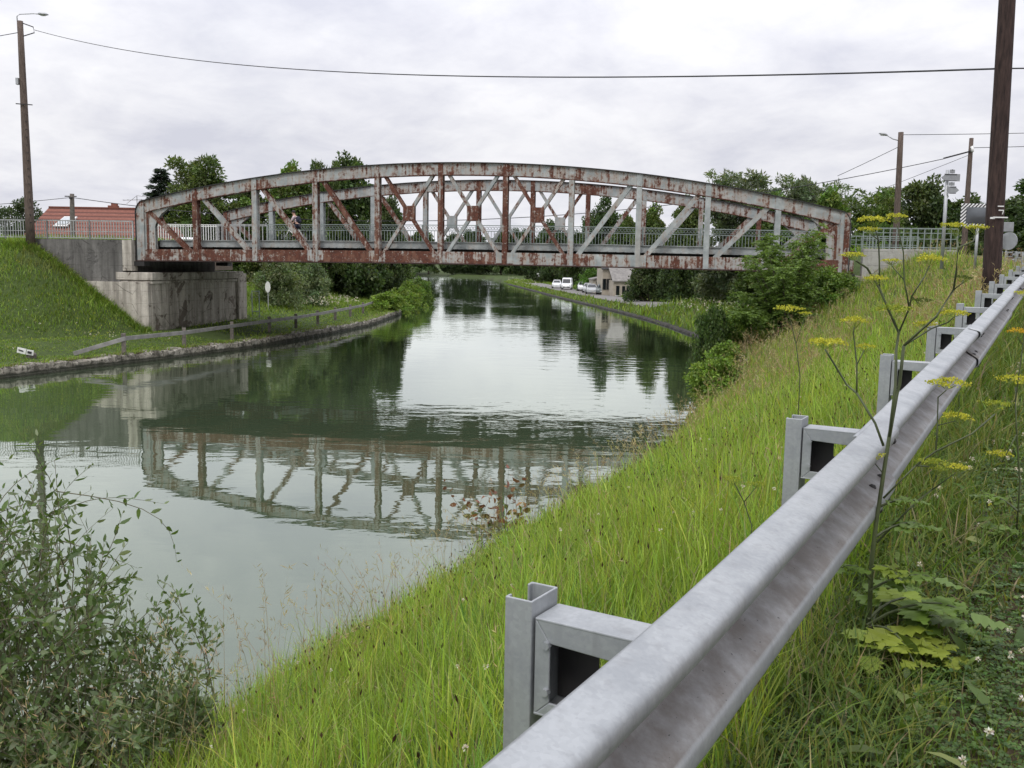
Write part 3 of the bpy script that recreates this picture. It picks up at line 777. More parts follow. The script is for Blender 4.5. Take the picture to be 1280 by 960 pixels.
pm = pole('lamp_post', 'brown pole with a small street lamp behind the grille fence right of the bridge', Vector((22.8, 58, 4.5)), Vector((22.65, 58, 13.0)), .21, .15, MT['greywood'], 'street lamp')
lamp(pm, Vector((22.6, 58, 12.5)), [(0, 0, 0), (-.4, 0, .1), (-.75, 0, .3)], (-1, 0, .22), .03, .5)
p2 = pole('utility_pole', 'thinner concrete pole with a white insulator head behind the striped mirror', Vector((27.8, 60, 4.8)), Vector((27.75, 60, 13.0)), .20, .12, MT['greywood'])
MB().tube([(27.75, 60, 12.4), (27.75, 59.8, 12.45), (27.72, 59.7, 12.15)], .09, 6).build('insulator', MT['white'], p2, smooth=True)
MB().bar((27.7, 59.9, 12.2), (26.1, 59.9, 11.75), .08, .09).build('cable_arm', MT['dark'], p2)
pl = pole('utility_pole', 'grey concrete pole standing in front of the red tiled roof', Vector((-30.1, 66, 4.5)), Vector((-30.0, 66, 9.1)), .20, .14, MT['post'])
MB().box((-30, 65.8, 8.8), (.12, .3, .12)).build('cable_bracket', MT['dark'], pl)
ps = pole('utility_pole', 'slender pole with a crossbar rising behind the left end of the red roof', Vector((-45.5, 100, 1.8)), Vector((-45.5, 100, 11.2)), .12, .1, MT['post'])
MB().bar((-46.2, 100, 11.0), (-45.0, 100, 11.0), .08, .1).build('crossbar', MT['dark'], ps)

def cable(label, A, B, sag, r=.018):
    A, B = Vector(A), Vector(B); n = 40
    pts = [A.lerp(B, i / n) - ZX * (4 * sag * (i / n) * (1 - i / n)) for i in range(n + 1)]
    o = MB().tube(pts, r, 5).build('overhead_cable', MT['cable']); return tag(o, label, 'cable')
mid = Vector((8.03, 16.38, 8.24))
cable('black overhead cable sagging across the sky from the lamp pole to the thick brown pole', LPT + Vector((.75, 0, -.45)), mid, .95, .016)
cable('short end of the long sky cable leaving the thick brown pole to the right', mid, (24, 1, 6.9), .3, .012)
cable('short end of the long sky cable leaving the lamp pole at the left edge', LPT + Vector((-.1, 0, -.6)), (-60, 62, 15.6), .6, .02)
cable('low black cable crossing behind the bridge trusses between the two concrete poles', (-30, 65.9, 8.85), (26.1, 59.9, 11.72), 2.55, .024)
cable('thin cable from the red roof pole towards the trees at the left edge', (-30, 65.9, 8.85), (-75, 80, 8.6), .9, .02)
cable('cable leaving the right lamp pole towards the right edge', (22.65, 58, 12.85), (48, 47, 13.0), .25, .018)
cable('slanting stay cable from the right lamp pole down to the trees', (22.65, 58, 12.2), (19.2, 58.4, 10.45), .02, .018)
cable('cable leaving the insulator pole towards the right edge', (27.8, 59.8, 12.4), (52, 50, 13.4), .3, .02)
cable('slanting cable from the insulator pole down to the trees left of it', (27.7, 60, 12.0), (22.9, 66, 9.6), .02, .014)

# signpost seen from behind
sp = thing('direction_signpost', 'grey metal signpost with two pointed direction boards and small plates seen from behind', 'signpost', (15.9, 36, 5.1))
MB().tube([(15.9, 36, 5.0), (15.86, 36, 8.6)], .062, 10).build('pole', MT['alu'], sp, smooth=True)
def arrow(x0, x1, z, h, tip, par, name='sign_board'):
    pts = [(x0, z - h / 2), (x1, z - h / 2), (x1, z + h / 2), (x0, z + h / 2)]
    if tip > 0: pts = [(x0, z - h / 2), (x1 - .15, z - h / 2), (x1, z), (x1 - .15, z + h / 2), (x0, z + h / 2)]
    if tip < 0: pts = [(x0 + .15, z - h / 2), (x1, z - h / 2), (x1, z + h / 2), (x0 + .15, z + h / 2), (x0, z)]
    o = MB().prism(pts, (0, 35.90, 0), (1, 0, 0), (0, 0, 1), (0, -.03, 0)).build(name, MT['signback'], par)
    mb = MB()
    for q in (-1, 1): mb.bar((x0 + .1, 35.86, z + q * h * .46), (x1 - .12, 35.86, z + q * h * .46), .03, .02)
    mb.build('rim', MT['dark'], o)
arrow(15.60, 16.28, 8.32, .26, -1, sp); arrow(15.84, 16.28, 7.87, .26, 1, sp)
arrow(15.90, 16.08, 8.54, .13, 0, sp, 'number_plate'); arrow(15.90, 16.1, 8.09, .12, 0, sp, 'number_plate')

# traffic mirror with a black and white striped frame
def stripes():
    m, t = newmat("black_white_stripes")
    p = t.obj(); s = t.n('ShaderNodeSeparateXYZ', None, Vector=p)
    d = t.math('ADD', s.outputs[0], t.math('MULTIPLY', s.outputs[2], -1.0))
    f = t.math('GREATER_THAN', t.math('FRACT', t.math('MULTIPLY', t.math('ADD', d, 40.), 8.0)), .5)
    t.out(t.bsdf(t.mix(f, (.72, .72, .72), (.012, .012, .012)), .5)); return m
tm = thing('traffic_mirror', 'rectangular road mirror with a black and white striped border on a grey post', 'traffic mirror', (16.15, 34, 5.1))
MB().tube([(16.2, 34.05, 5.0), (16.2, 34.05, 6.6)], .05, 8).build('post', MT['alu'], tm, smooth=True)
o = MB().box((16.22, 34, 6.86), (1.34, .07, .80)).build('frame', stripes(), tm, bevel=.02)
mb = MB(); secs = []
for i in range(9):
    a = (i / 8 - .5) * 2; secs.append([(16.22 + .50 * a, 33.95 - .05 * (1 - a * a) * (1 - (b * b)), 6.86 + .28 * b) for b in np.linspace(-1, 1, 9)])
mb.sweep(secs, closed=False).build('mirror_face', MT['mirror'], tm, smooth=True)
for lab, x, zc_, kind in (('plain grey rectangular plate on a post beside the thick brown pole', 14.62, 6.25, 'rect'), ('round pale sign disc seen edgewise low beside the thick brown pole', 14.55, 5.82, 'disc')):
    t = thing('road_sign', lab, 'sign', (x - .15, 29 if kind == 'rect' else 28.6, 4.6)); yy_ = 29 if kind == 'rect' else 28.6
    px_ = x - .17 if kind == 'rect' else x - .20
    MB().tube([(px_, yy_, 4.4), (px_, yy_, zc_ + .2)], .035, 8).build('post', MT['alu'], t, smooth=True)
    if kind == 'rect': MB().box((x, yy_ - .05, zc_), (.46, .02, .28), R(4)).build('sign_plate', MT['signback'], t, bevel=.008)
    else:
        MB().prism([(.26 * math.cos(a), .26 * math.sin(a)) for a in np.linspace(0, 2 * math.pi, 25)[:-1]], (x - .02, yy_ - .06, zc_), (.55, -.83, 0), (0, 0, 1), (-.03, -.02, 0)).build('sign_plate', MT['signback'], t)

# small things on the left bank
bs = thing('bank_sign', 'small white rounded board on a thin post beside the path under the bridge', 'sign', (-18.6, 73, gz(-18.6, 73)))
zg = bs.location.z
MB().tube([(-18.6, 73, zg - .1), (-18.6, 73, zg + 1.9)], .04, 6).build('post', MT['alu'], bs)
MB().prism([(.2 * math.cos(a), .42 * math.sin(a)) for a in np.linspace(0, 2 * math.pi, 17)[:-1]], (-18.6, 72.92, zg + 1.7), (1, 0, 0), (0, 0, 1), (0, .03, 0)).build('board', MT['white'], bs)
far_sign = thing('bank_sign', 'tiny white square sign far along the right bank before the dark trees', 'sign', (6.0, 236, .8))
MB().tube([(6.0, 236, .6), (6.0, 236, 3.2)], .06, 6).build('post', MT['alu'], far_sign)
MB().box((6.0, 235.9, 2.9), (.8, .05, .8)).build('board', MT['white'], far_sign, bevel=.02); MB().box((6.0, 235.9, 1.9), (.5, .05, .5)).build('lower_board', MT['white'], far_sign, bevel=.02)
zz_ = gz(-21.6, 41.9) - .12
t = thing('fallen_plate', 'small white plate with dark smudges lying crooked in the embankment grass', 'plate', (-21.0, 41.2, zz_))
MB().bar((-21.35, 41.2, zz_ + .42), (-20.98, 41.2, zz_ + .34), .02, .24).build('plate', MT['white'], t); MB().bar((-20.95, 41.2, zz_ + .33), (-20.68, 41.25, zz_ + .28), .02, .22).build('plate', MT['white'], t)
mb = MB(); mb.bar((-21.28, 41.17, zz_ + .42), (-21.08, 41.17, zz_ + .36), .015, .05); mb.bar((-20.9, 41.17, zz_ + .33), (-20.74, 41.2, zz_ + .29), .015, .1); mb.build('smudge', MT['dark'], t)
MB().box((-20.9, 41.5, zz_ + .12), (.4, .3, .3), .4).build('backing_stone', MT['post'], t, bevel=.08)
hr = thing('handrail_frame', 'short grey green handrail frame behind the far corner of the abutment', 'railing', (-18.1, 67.0, .9))
mb = MB()
for x in (-18.25, -17.75): mb.bar((x, 67.2, .6), (x, 67.2, 2.75), .06, .06)
for z in (1.3, 2.7): mb.bar((-18.25, 67.2, z), (-17.75, 67.2, z), .05, .06)
mb.build('rail', MT['greenrail'], hr)

# low handrail along the left bank: flat rail on short posts, its end sloping into the ground
pts = [(-18.05, 44.4), (-16.68, 48.6), (-15.83, 54.0), (-15.04, 59.2), (-14.28, 63.1), (-13.74, 67.5), (-13.32, 71.9), (-13.02, 76.8), (-12.78, 81.8), (-12.88, 88.1), (-13.07, 93.7), (-13.24, 99.1)]
bh = thing('bank_handrail', 'low weathered grey rail on short posts along the left bank, one end sloping down', 'handrail', (-15, 50, .7))
tops = []
for i, (x, y) in enumerate(pts):
    z = max(.42, gz(x, y))
    MB().box((x, y, z + .35), (.19, .19, 1.25), R(15), 0).build('post', MT['post'], bh, bevel=.02); tops.append(Vector((x + .12, y - .06, z + .74)))
for a, b in zip(tops[:-1], tops[1:]): MB().bar(a, b, .07, .19).build('rail', MT['bankrail'], bh, bevel=.008)
MB().bar(Vector((-19.9, 43.3, .52)), tops[0], .07, .19).build('rail', MT['bankrail'], bh, bevel=.008)

bag = MB(); r3 = random.Random(4); bag.ball((0, 0, 0), .24, 12, 8, (1.2, .8, .55))
bag.v = [(v[0] + r3.uniform(-.05, .05), v[1] + r3.uniform(-.05, .05), v[2] + r3.uniform(-.04, .04)) for v in bag.v]
xb, yb = 9.2, 38.6
o = bag.build('plastic_bag', MT['bag'], None, at=(0, 0, 0)); o.location = (xb, yb, gz(xb, yb) + .55); tag(o, 'crumpled white plastic bag caught in the tall bank grass', 'bag')

# ------------------------------------------------------------------ houses
hs = thing('red_roofed_house', 'long white house with a red tiled roof and skylight behind the left balustrade', 'house', (-35.5, 83, 2.0))
zg = 2.0
MB().box((-35.6, 83.6, 4.15), (9.4, 7.2, 4.5)).build('wall', MT['white'], hs)
rf = MB()
for sgn in (1,):
    x0, x1 = -40.55, -30.6
    rf.add([(x0 - .0, 79.2, 6.1), (x1, 79.2, 6.1), (x1, 83.6, 9.05), (x0 + .55, 83.6, 9.05), (x0 + .55, 88.0, 6.1), (x1, 88.0, 6.1),
            (x0, 79.2, 5.95), (x1, 79.2, 5.95), (x1, 83.6, 8.9), (x0 + .55, 83.6, 8.9), (x0 + .55, 88, 5.95), (x1, 88, 5.95)],
           [(0, 1, 2, 3), (3, 2, 5, 4), (7, 6, 9, 8), (8, 9, 10, 11), (0, 6, 7, 1), (1, 7, 8, 2), (2, 8, 11, 5), (4, 10, 9, 3), (3, 9, 6, 0), (5, 11, 10, 4)])
rfo = rf.build('roof', MT['tiles'], hs)
MB().bar((-40.0, 83.6, 9.06), (-30.6, 83.6, 9.06), .25, .14).build('ridge', MT['tiles'], rfo)
MB().box((-34.6, 83.9, 9.12), (.8, .5, .36)).build('chimney', MT['brick'], rfo, bevel=.02); MB().box((-34.5, 83.9, 9.40), (.5, .34, .2)).build('chimney_pot', MT['brick'], rfo, bevel=.03)
MB().prism([(-.65, -.75), (.45, -.75), (.85, .75), (-.25, .75)], (-37.7, 81.35, 7.72), (1, 0, 0), (0, .83, .555), (0, -.06, .09)).build('skylight', MT['white'], rfo)
MB().prism([(-.45, -.55), (.4, -.55), (.65, .55), (-.2, .55)], (-37.7, 81.28, 7.83), (1, 0, 0), (0, .83, .555), (0, -.02, .03)).build('skylight_pane', simple('sky_pane', (.45, .48, .5), .15), rfo)
# white gable wing at the right end
MB().prism([(-1.9, 2.0), (2.0, 2.0), (2.0, 5.2), (.9, 7.25), (-1.9, 4.3)], (-29.9, 77.6, 0), (1, 0, 0), (0, 0, 1), (0, 6, 0)).build('gable_wing', MT['white'], hs)
MB().prism([(-2.3, 3.95), (.9, 7.32), (2.4, 4.9), (2.4, 5.05), (.9, 7.5), (-2.3, 4.15)], (-29.9, 77.4, 0), (1, 0, 0), (0, 0, 1), (0, 6.4, 0)).build('gable_roof', MT['tiles'], hs)
mb = MB(); c = Vector((-32.4, 83.5, 9.0))
mb.tube([c, c + ZX * 1.1], .035, 5); mb.tube([c + Vector((-1.2, 0, .75)), c + Vector((1.3, 0, .85))], .028, 4)
mb.tube([c + Vector((-.9, 0, .45)), c + Vector((0, 0, 1.15)), c + Vector((1.1, 0, 1.05))], .024, 4)
for k in range(7): mb.tube([c + Vector((-1.1 + k * .38, -.25, .77 + k * .015)), c + Vector((-1.1 + k * .38, .25, .77 + k * .015))], .02, 4)
mb.build('aerial', MT['alu'], hs)

hc = thing('canal_house', 'cream rendered house with dark shutters and a weathered grey roof beside the parked cars', 'house', (15.5, 134, .8))
MB().prism([(13.6, 131.7), (17.6, 131.7), (18.4, 138.7), (13.1, 141.5)], (0, 0, .4), (1, 0, 0), (0, 1, 0), (0, 0, 2.5)).build('wall', MT['cream'], hc)
MB().add([(13.45, 131.4, 2.75), (17.9, 131.4, 2.75), (18.2, 135.5, 5.6), (12.9, 135.5, 5.6), (13.45, 131.4, 2.88), (17.9, 131.4, 2.88), (18.2, 135.5, 5.75), (12.9, 135.5, 5.75)], MB.BF).build('roof', MT['zinc'], hc)
MB().prism([(12.5, 136), (14.6, 136), (14.6, 142), (12.2, 142)], (0, 0, .4), (1, 0, 0), (0, 1, 0), (0, 0, 4.1)).build('wall', MT['cream'], hc)
MB().add([(12.3, 135.7, 4.35), (14.9, 135.7, 4.35), (14.8, 139, 6.0), (12.2, 139, 6.0), (12.3, 135.7, 4.5), (14.9, 135.7, 4.5), (14.8, 139, 6.15), (12.2, 139, 6.15)], MB.BF).build('roof', MT['slate'], hc)
for k, (x, z, w_, h_) in enumerate(((14.2, 1.55, .45, 1.3), (15.0, 1.6, .4, 1.15), (15.6, 1.6, .4, 1.15), (16.6, 1.6, .4, 1.1))):
    o = MB().box((x, 131.66, z), (w_, .1, h_)).build('window', MT['glass'], hc); MB().box((x, 131.62, z - h_ / 2 - .05), (w_ + .16, .14, .08)).build('sill', MT['white'], o)
for k in range(4):
    o = MB().box((12.62 - k * .05 + .9 * (k > 1) * 0, 135.95 + .0, 2.0 + 0 * k), (.02, .02, .02)) if False else None
for x, z in ((12.8, 2.3), (13.35, 2.3), (13.95, 2.35)):
    o = MB().box((x, 135.95, z), (.36, .1, 1.5)).build('window', MT['glass'], hc); MB().box((x - .25, 135.9, z), (.1, .08, 1.5)).build('shutter', MT['dark'], o)
hc2 = thing('lean_to_house', 'low pale house front behind the parked cars left of the cream house', 'house', (13, 147, .8))
MB().prism([(11.9, 144.5), (15.2, 144.5), (15.2, 150), (11.7, 150)], (0, 0, .4), (1, 0, 0), (0, 1, 0), (0, 0, 2.4)).build('wall', MT['cream'], hc2)
MB().add([(11.6, 144.2, 2.75), (15.5, 144.2, 3.6), (15.5, 150.3, 3.6), (11.6, 150.3, 2.75), (11.6, 144.2, 2.9), (15.5, 144.2, 3.75), (15.5, 150.3, 3.75), (11.6, 150.3, 2.9)], [(0, 3, 2, 1), (4, 5, 6, 7), (0, 1, 5, 4), (1, 2, 6, 5), (2, 3, 7, 6), (3, 0, 4, 7)]).build('roof', MT['zinc'], hc2)
for x in (12.5, 13.3, 14.3): MB().box((x, 144.46, 1.9), (.4, .1, 1.2)).build('window', MT['glass'], hc2)

# ------------------------------------------------------------------ cars
def carpaint(name, col): return simple(name, col, .28, .1, .05, 2, 0, .6)
def car(name, label, cat, loc, rz, paint, van=False, group='cars parked by the canal'):
    t = thing(name, label, cat, loc, group)
    L, W, Ht = (4.3, 1.75, 1.95) if van else (3.95, 1.66, 1.44)
    # stations along the car: x, half width at sill, belt height, roof height, half width at roof
    if van: st = [(-2.15, .80, .95, 1.0, .78), (-2.12, .86, 1.0, 1.85, .74), (-1.6, .87, 1.0, 1.95, .74), (.5, .87, 1.0, 1.95, .74), (.95, .87, 1.0, 1.80, .70), (1.45, .86, 1.0, 1.03, .74), (1.95, .82, .9, .92, .72), (2.15, .70, .6, .62, .66)]
    else: st = [(-1.97, .70, .75, .78, .70), (-1.9, .80, .88, .92, .72), (-1.55, .82, .90, 1.30, .60), (-1.1, .83, .91, 1.42, .58), (.1, .83, .91, 1.44, .58), (.45, .83, .91, 1.38, .58), (1.05, .82, .90, .93, .70), (1.65, .80, .82, .84, .70), (1.97, .68, .60, .62, .62)]
    a = -rz
    ca, sa = math.cos(rz), math.sin(rz)
    def T(p): return (loc[0] + p[0] * ca - p[1] * sa, loc[1] + p[0] * sa + p[1] * ca, loc[2] + p[2])
    secs = []
    for x, w, zb_, zr, wr in st:
        secs.append([T(p) for p in ((x, -w * .92, .26), (x, -w, .45), (x, -w, zb_ - .06), (x, -w * .985, zb_), (x, -wr, zr - .04), (x, -wr * .85, zr), (x, wr * .85, zr), (x, wr, zr - .04), (x, w * .985, zb_), (x, w, zb_ - .06), (x, w, .45), (x, w * .92, .26))])
    b = MB().sweep(secs).build('body', paint, t, bevel=.0)
    b.data.polygons.foreach_set('use_smooth', [False] * len(b.data.polygons))
    g = MB()
    def lift(p, q, r_, s, name_):
        P = [Vector(T(x)) for x in (p, q, r_, s)]; nrm = (P[1] - P[0]).cross(P[3] - P[0]).normalized(); c = sum(P, Vector()) / 4
        if nrm.dot(c - Vector(T((0, 0, .8)))) < 0: nrm = -nrm
        P = [x + nrm * .012 for x in P]
        MB().add(P + [x + nrm * .01 for x in P], MB.BF).build(name_, MT['glass'], t)
    if van:
        lift((1.42, -.66, 1.08), (1.42, .66, 1.08), (.99, .60, 1.74), (.99, -.60, 1.74), 'windscreen')
        for sd in (-1, 1): lift((.35, sd * .85, 1.08), (1.25, sd * .85, 1.08), (.85, sd * .745, 1.7), (.35, sd * .745, 1.7), 'side_window')
        lift((-2.125, -.62, 1.1), (-2.125, .62, 1.1), (-2.105, .6, 1.7), (-2.105, -.6, 1.7), 'rear_window')
    else:
        lift((1.01, -.62, .97), (1.01, .62, .97), (.5, .50, 1.345), (.5, -.50, 1.345), 'windscreen')
        for sd in (-1, 1): lift((-1.35, sd * .80, .96), (.85, sd * .80, .96), (.38, sd * .62, 1.34), (-1.0, sd * .62, 1.34), 'side_window')
        lift((-1.85, -.60, .97), (-1.85, .60, .97), (-1.58, .5, 1.25), (-1.58, -.5, 1.25), 'rear_window')
    fx = 2.10 if van else 1.90; fz = .72 if van else .66
    for sd in (-1, 1):
        MB().ball(T((fx - .08, sd * .56, fz)), .13, 8, 6, (.9, .9, .7)).build('headlight', MT['alu'], t, smooth=True)
        for x in (-1.25, 1.25):
            c = Vector(T((x, sd * .78, .3))); ax = (Vector(T((x, sd * .9, .3))) - c).normalized()
            w_ = MB().tube([c - ax * .09, c + ax * .075], [.3, .3], 14).build('wheel', MT['tyre'], t)
            MB().tube([c + ax * .07, c + ax * .085], [.19, .17], 12).build('rim', MT['alu'], w_)
    MB().bar(T((fx + .045, -.62, .42)), T((fx + .045, .62, .42)), .1, .16).build('bumper', MT['dark'] if van else paint, t)
    MB().bar(T((fx + .105, -.22, .48)), T((fx + .105, .22, .48)), .01, .1).build('number_plate', MT['white'], t)
    return t
WH = carpaint('white_car_paint', (.72, .73, .74)); SV = carpaint('silver_car_paint', (.46, .47, .48)); GY = carpaint('grey_car_paint', (.16, .18, .18))
FRD = R(-93)
for nm, lab, cat, x, y, pt, vn in (('parked_car', 'white hatchback, farthest in the line of parked cars, left of the van', 'car', 7.7, 172, WH, False),
    ('parked_van', 'tall white van between two pale cars on the canal road', 'van', 9.0, 163, WH, True),
    ('parked_car', 'white car parked just in front of the white van', 'car', 11.1, 156, WH, False),
    ('parked_car', 'pale silver car parked behind the white car nearest the grey one', 'car', 11.4, 147, SV, False),
    ('parked_car', 'white car with dark bumper parked beside the dark grey car', 'car', 11.35, 140.5, SV, False),
    ('parked_car', 'dark grey car, nearest in the line, in front of the cream house', 'car', 12.7, 138.6, GY, False)):
    car(nm, lab, cat, (x, y, gz(x, y) + .06), FRD + random.uniform(-.1, .1), pt, vn)
for lab, x, y in (('white car beyond the far balustrade at the left bridge end', -28.3, 75.5), ('white car half hidden behind the first truss diagonal', -25.6, 76.5)):
    car('parked_car', lab, 'car', (x, y, 5.1), R(100), WH, False, 'cars beyond the left approach')
# the yard they stand on
MB().box((-28, 76.2, 4.55), (9, 9, 1.1)).build('road', MT['gravel'])['kind'] = 'structure'

# ------------------------------------------------------------------ cyclist crossing the bridge
def skin(name, joints, edges, rad, mat, parent, lv=2):
    me = bpy.data.meshes.new(name); L = rt(parent, None)
    me.from_pydata([tuple(Vector(j) - L) for j in joints], edges, [])
    o = link(name, me, mat, parent)
    o.modifiers.new('skin', 'SKIN'); sv = me.skin_vertices
    sv = me.skin_vertices[0] if len(me.skin_vertices) else None
    if sv is None: bm = bmesh.new(); bm.from_mesh(me); bm.verts.layers.skin.verify(); bm.to_mesh(me); bm.free(); sv = me.skin_vertices[0]
    for i, r_ in enumerate(rad): sv.data[i].radius = (r_, r_); sv.data[i].use_root = (i == 0)
    sb = o.modifiers.new('sub', 'SUBSURF'); sb.levels = lv; sb.render_levels = lv
    return o
CB = Vector(BP(7.55, 3.9, zb(7.5) + 1.125)); FW = -UX; SD = NX
def C_(f, s, z): return CB + FW * f + SD * s + ZX * z
bike = thing('bicycle', 'pale framed bicycle ridden across the bridge', 'bicycle', CB)
for f, nm in ((-.5, 'wheel'), (.55, 'wheel')):
    mb = MB(); mb.tube([C_(f + .325 * math.cos(a), 0, .345 + .325 * math.sin(a)) for a in np.linspace(0, 2 * math.pi, 25)], .022, 6, False)
    w_ = mb.build(nm, MT['tyre'], bike, smooth=True)
    mb = MB()
    for a in np.linspace(0, 2 * math.pi, 15)[:-1]: mb.tube([C_(f, 0, .345), C_(f + .31 * math.cos(a), 0, .345 + .31 * math.sin(a))], .004, 3)
    mb.build('spokes', MT['alu'], w_)
mb = MB()
for a, b in (((-.12, 0, .30), (-.24, 0, .84)), ((-.12, 0, .30), (.36, 0, .74)), ((-.22, 0, .78), (.33, 0, .86)), ((.36, 0, .70), (.32, 0, .95)), ((.36, 0, .72), (.55, .0, .345)), ((-.12, 0, .3), (-.5, .0, .345)), ((-.23, 0, .80), (-.5, .0, .345))): mb.tube([C_(*a), C_(*b)], .022, 6)
mb.build('bike_frame', MT['white'], bike, smooth=True)
MB().tube([C_(.32, -.28, 1.04), C_(.38, -.1, 1.02), C_(.34, 0, .98), C_(.38, .1, 1.02), C_(.32, .28, 1.04)], .016, 6).build('handlebar', MT['dark'], bike, smooth=True)
MB().tube([C_(-.36, 0, .91), C_(-.26, 0, .92), C_(-.1, 0, .90)], [.09, .07, .03], 8).build('saddle', MT['dark'], bike, smooth=True)
MB().tube([C_(-.12, -.1, .30), C_(-.12, .1, .30)], .09, 10).build('chainset', MT['dark'], bike)
per = thing('person', 'cyclist in a pale top, dark shorts and dark rucksack riding towards the left bank', 'person', CB)
Jt = [(-.22, 0, .98), (-.16, 0, 1.18), (-.05, 0, 1.40), (.0, 0, 1.50), (.03, 0, 1.58), (.06, 0, 1.70), (.08, 0, 1.78),
      (-.19, -.10, .95), (.12, -.11, .80), (-.02, -.11, .42), (.12, -.11, .36), (-.19, .10, .95), (.02, .11, .56), (-.16, .11, .16), (0, .11, .10),
      (-.0, -.19, 1.44), (.10, -.24, 1.22), (.30, -.25, 1.07), (.36, -.25, 1.05), (-.0, .19, 1.44), (.10, .24, 1.22), (.30, .25, 1.07), (.36, .25, 1.05)]
Ed = [(0, 1), (1, 2), (2, 3), (3, 4), (4, 5), (5, 6), (0, 7), (7, 8), (8, 9), (9, 10), (0, 11), (11, 12), (12, 13), (13, 14), (3, 15), (15, 16), (16, 17), (17, 18), (3, 19), (19, 20), (20, 21), (21, 22)]
Rd = [.13, .125, .145, .10, .058, .095, .08, .09, .068, .05, .04, .09, .068, .05, .04, .062, .045, .034, .036, .062, .045, .034, .036]
body = skin('body', [C_(*j) for j in Jt], Ed, Rd, MT['skin'], per)
skin('top', [C_(*Jt[i]) for i in (0, 1, 2, 3, 15, 16, 19, 20)], [(0, 1), (1, 2), (2, 3), (3, 4), (4, 5), (3, 6), (6, 7)], [.142, .138, .158, .108, .078, .06, .078, .06], MT['shirt'], per)
skin('shorts', [C_(*p) for p in ((-.22, 0, 1.0), (-.19, -.10, .95), (.08, -.11, .82), (-.19, .10, .95), (.0, .11, .60))], [(0, 1), (1, 2), (0, 3), (3, 4)], [.145, .115, .085, .115, .085], MT['navy'], per)
hd = MB().ball(C_(.055, 0, 1.775), .108, 12, 8, (1, 1, .85)); hd.build('hair', MT['hair'], per, smooth=True)
fc = MB()
fc.ball(C_(.16, 0, 1.70), .022, 6, 5)
for sd in (-1, 1): fc.ball(C_(.135, sd * .035, 1.735), .012, 6, 4); fc.ball(C_(.05, sd * .095, 1.70), .028, 6, 4, (.6, .5, 1))
fc.build('face', MT['skin'], per, smooth=True)
for sd in (-1, 1):
    mb = MB()
    for k in range(4): mb.tube([C_(.34, sd * (.215 + .022 * k), 1.06), C_(.385, sd * (.215 + .022 * k), 1.045), C_(.38, sd * (.215 + .022 * k), 1.015)], .010, 5)
    mb.tube([C_(.34, sd * .20, 1.05), C_(.36, sd * .19, 1.02)], .011, 5)
    mb.build('fingers', MT['skin'], per, smooth=True)
    p = Jt[10] if sd < 0 else Jt[14]
    MB().ball(C_(p[0] + .03, p[1], p[2] - .02), .075, 8, 6, (1.5, .8, .6)).build('shoe', MT['dark'], per, smooth=True)
bk = thing('backpack', 'dark rucksack on the back of the cyclist', 'bag', C_(-.25, 0, 1.2))
MB().ball(C_(-.22, 0, 1.30), .2, 10, 8, (.75, .85, 1.15)).build('bag_body', MT['navy'], bk, smooth=True)
MB().ball(C_(-.33, 0, 1.22), .12, 8, 6, (.7, 1, 1)).build('pocket', MT['navy'], bk, smooth=True)

# ------------------------------------------------------------------ trees
def limbs(mb, base, tips, r0, seed):
    rr_ = random.Random(seed); base = Vector(base)
    for tp in tips:
        tp = Vector(tp); n = 5; pts = []; k = Vector((rr_.uniform(-1, 1), rr_.uniform(-1, 1), 0)) * (tp - base).length * .08
        for i in range(n + 1):
            u = i / n; pts.append(base.lerp(tp, u) + k * math.sin(u * math.pi) + ZX * (.12 * (tp - base).length * math.sin(u * math.pi)))
        mb.tube(pts, [r0 * (1 - .85 * i / n) for i in range(n + 1)], 5)

def clumps_to_leaves(C, Rr, n_each, L, W, cols, droop=.1, flat=.85, shade=.20, shell=.12):
    Ps, A_, Cs = [], [], []
    for c, r_ in zip(C, Rr):
        n = int(n_each * (r_ / np.mean(Rr)) ** 2) + 3
        d = rand_dirs(n, .15); rad = RNG.uniform(shell, 1.0, (n, 1)) ** .7
        Ps.append(np.asarray(c) + d * rad * r_ * np.array([1, 1, flat]))
        A_.append(unit(d * .8 + RNG.normal(size=(n, 3)) * .7 + np.array([0, 0, -droop])))
        Cs.append(palette(n, cols, .16) * (1 + RNG.normal(0, shade)) * (1 + RNG.normal(0, .05, 3)))
    P = np.concatenate(Ps); A = np.concatenate(A_); c = np.concatenate(Cs).clip(.004, .6)
    l = L * RNG.uniform(.6, 1.25, len(P)); 
    return leaf_arrays(P, A, perp(A), l, l * W, c)

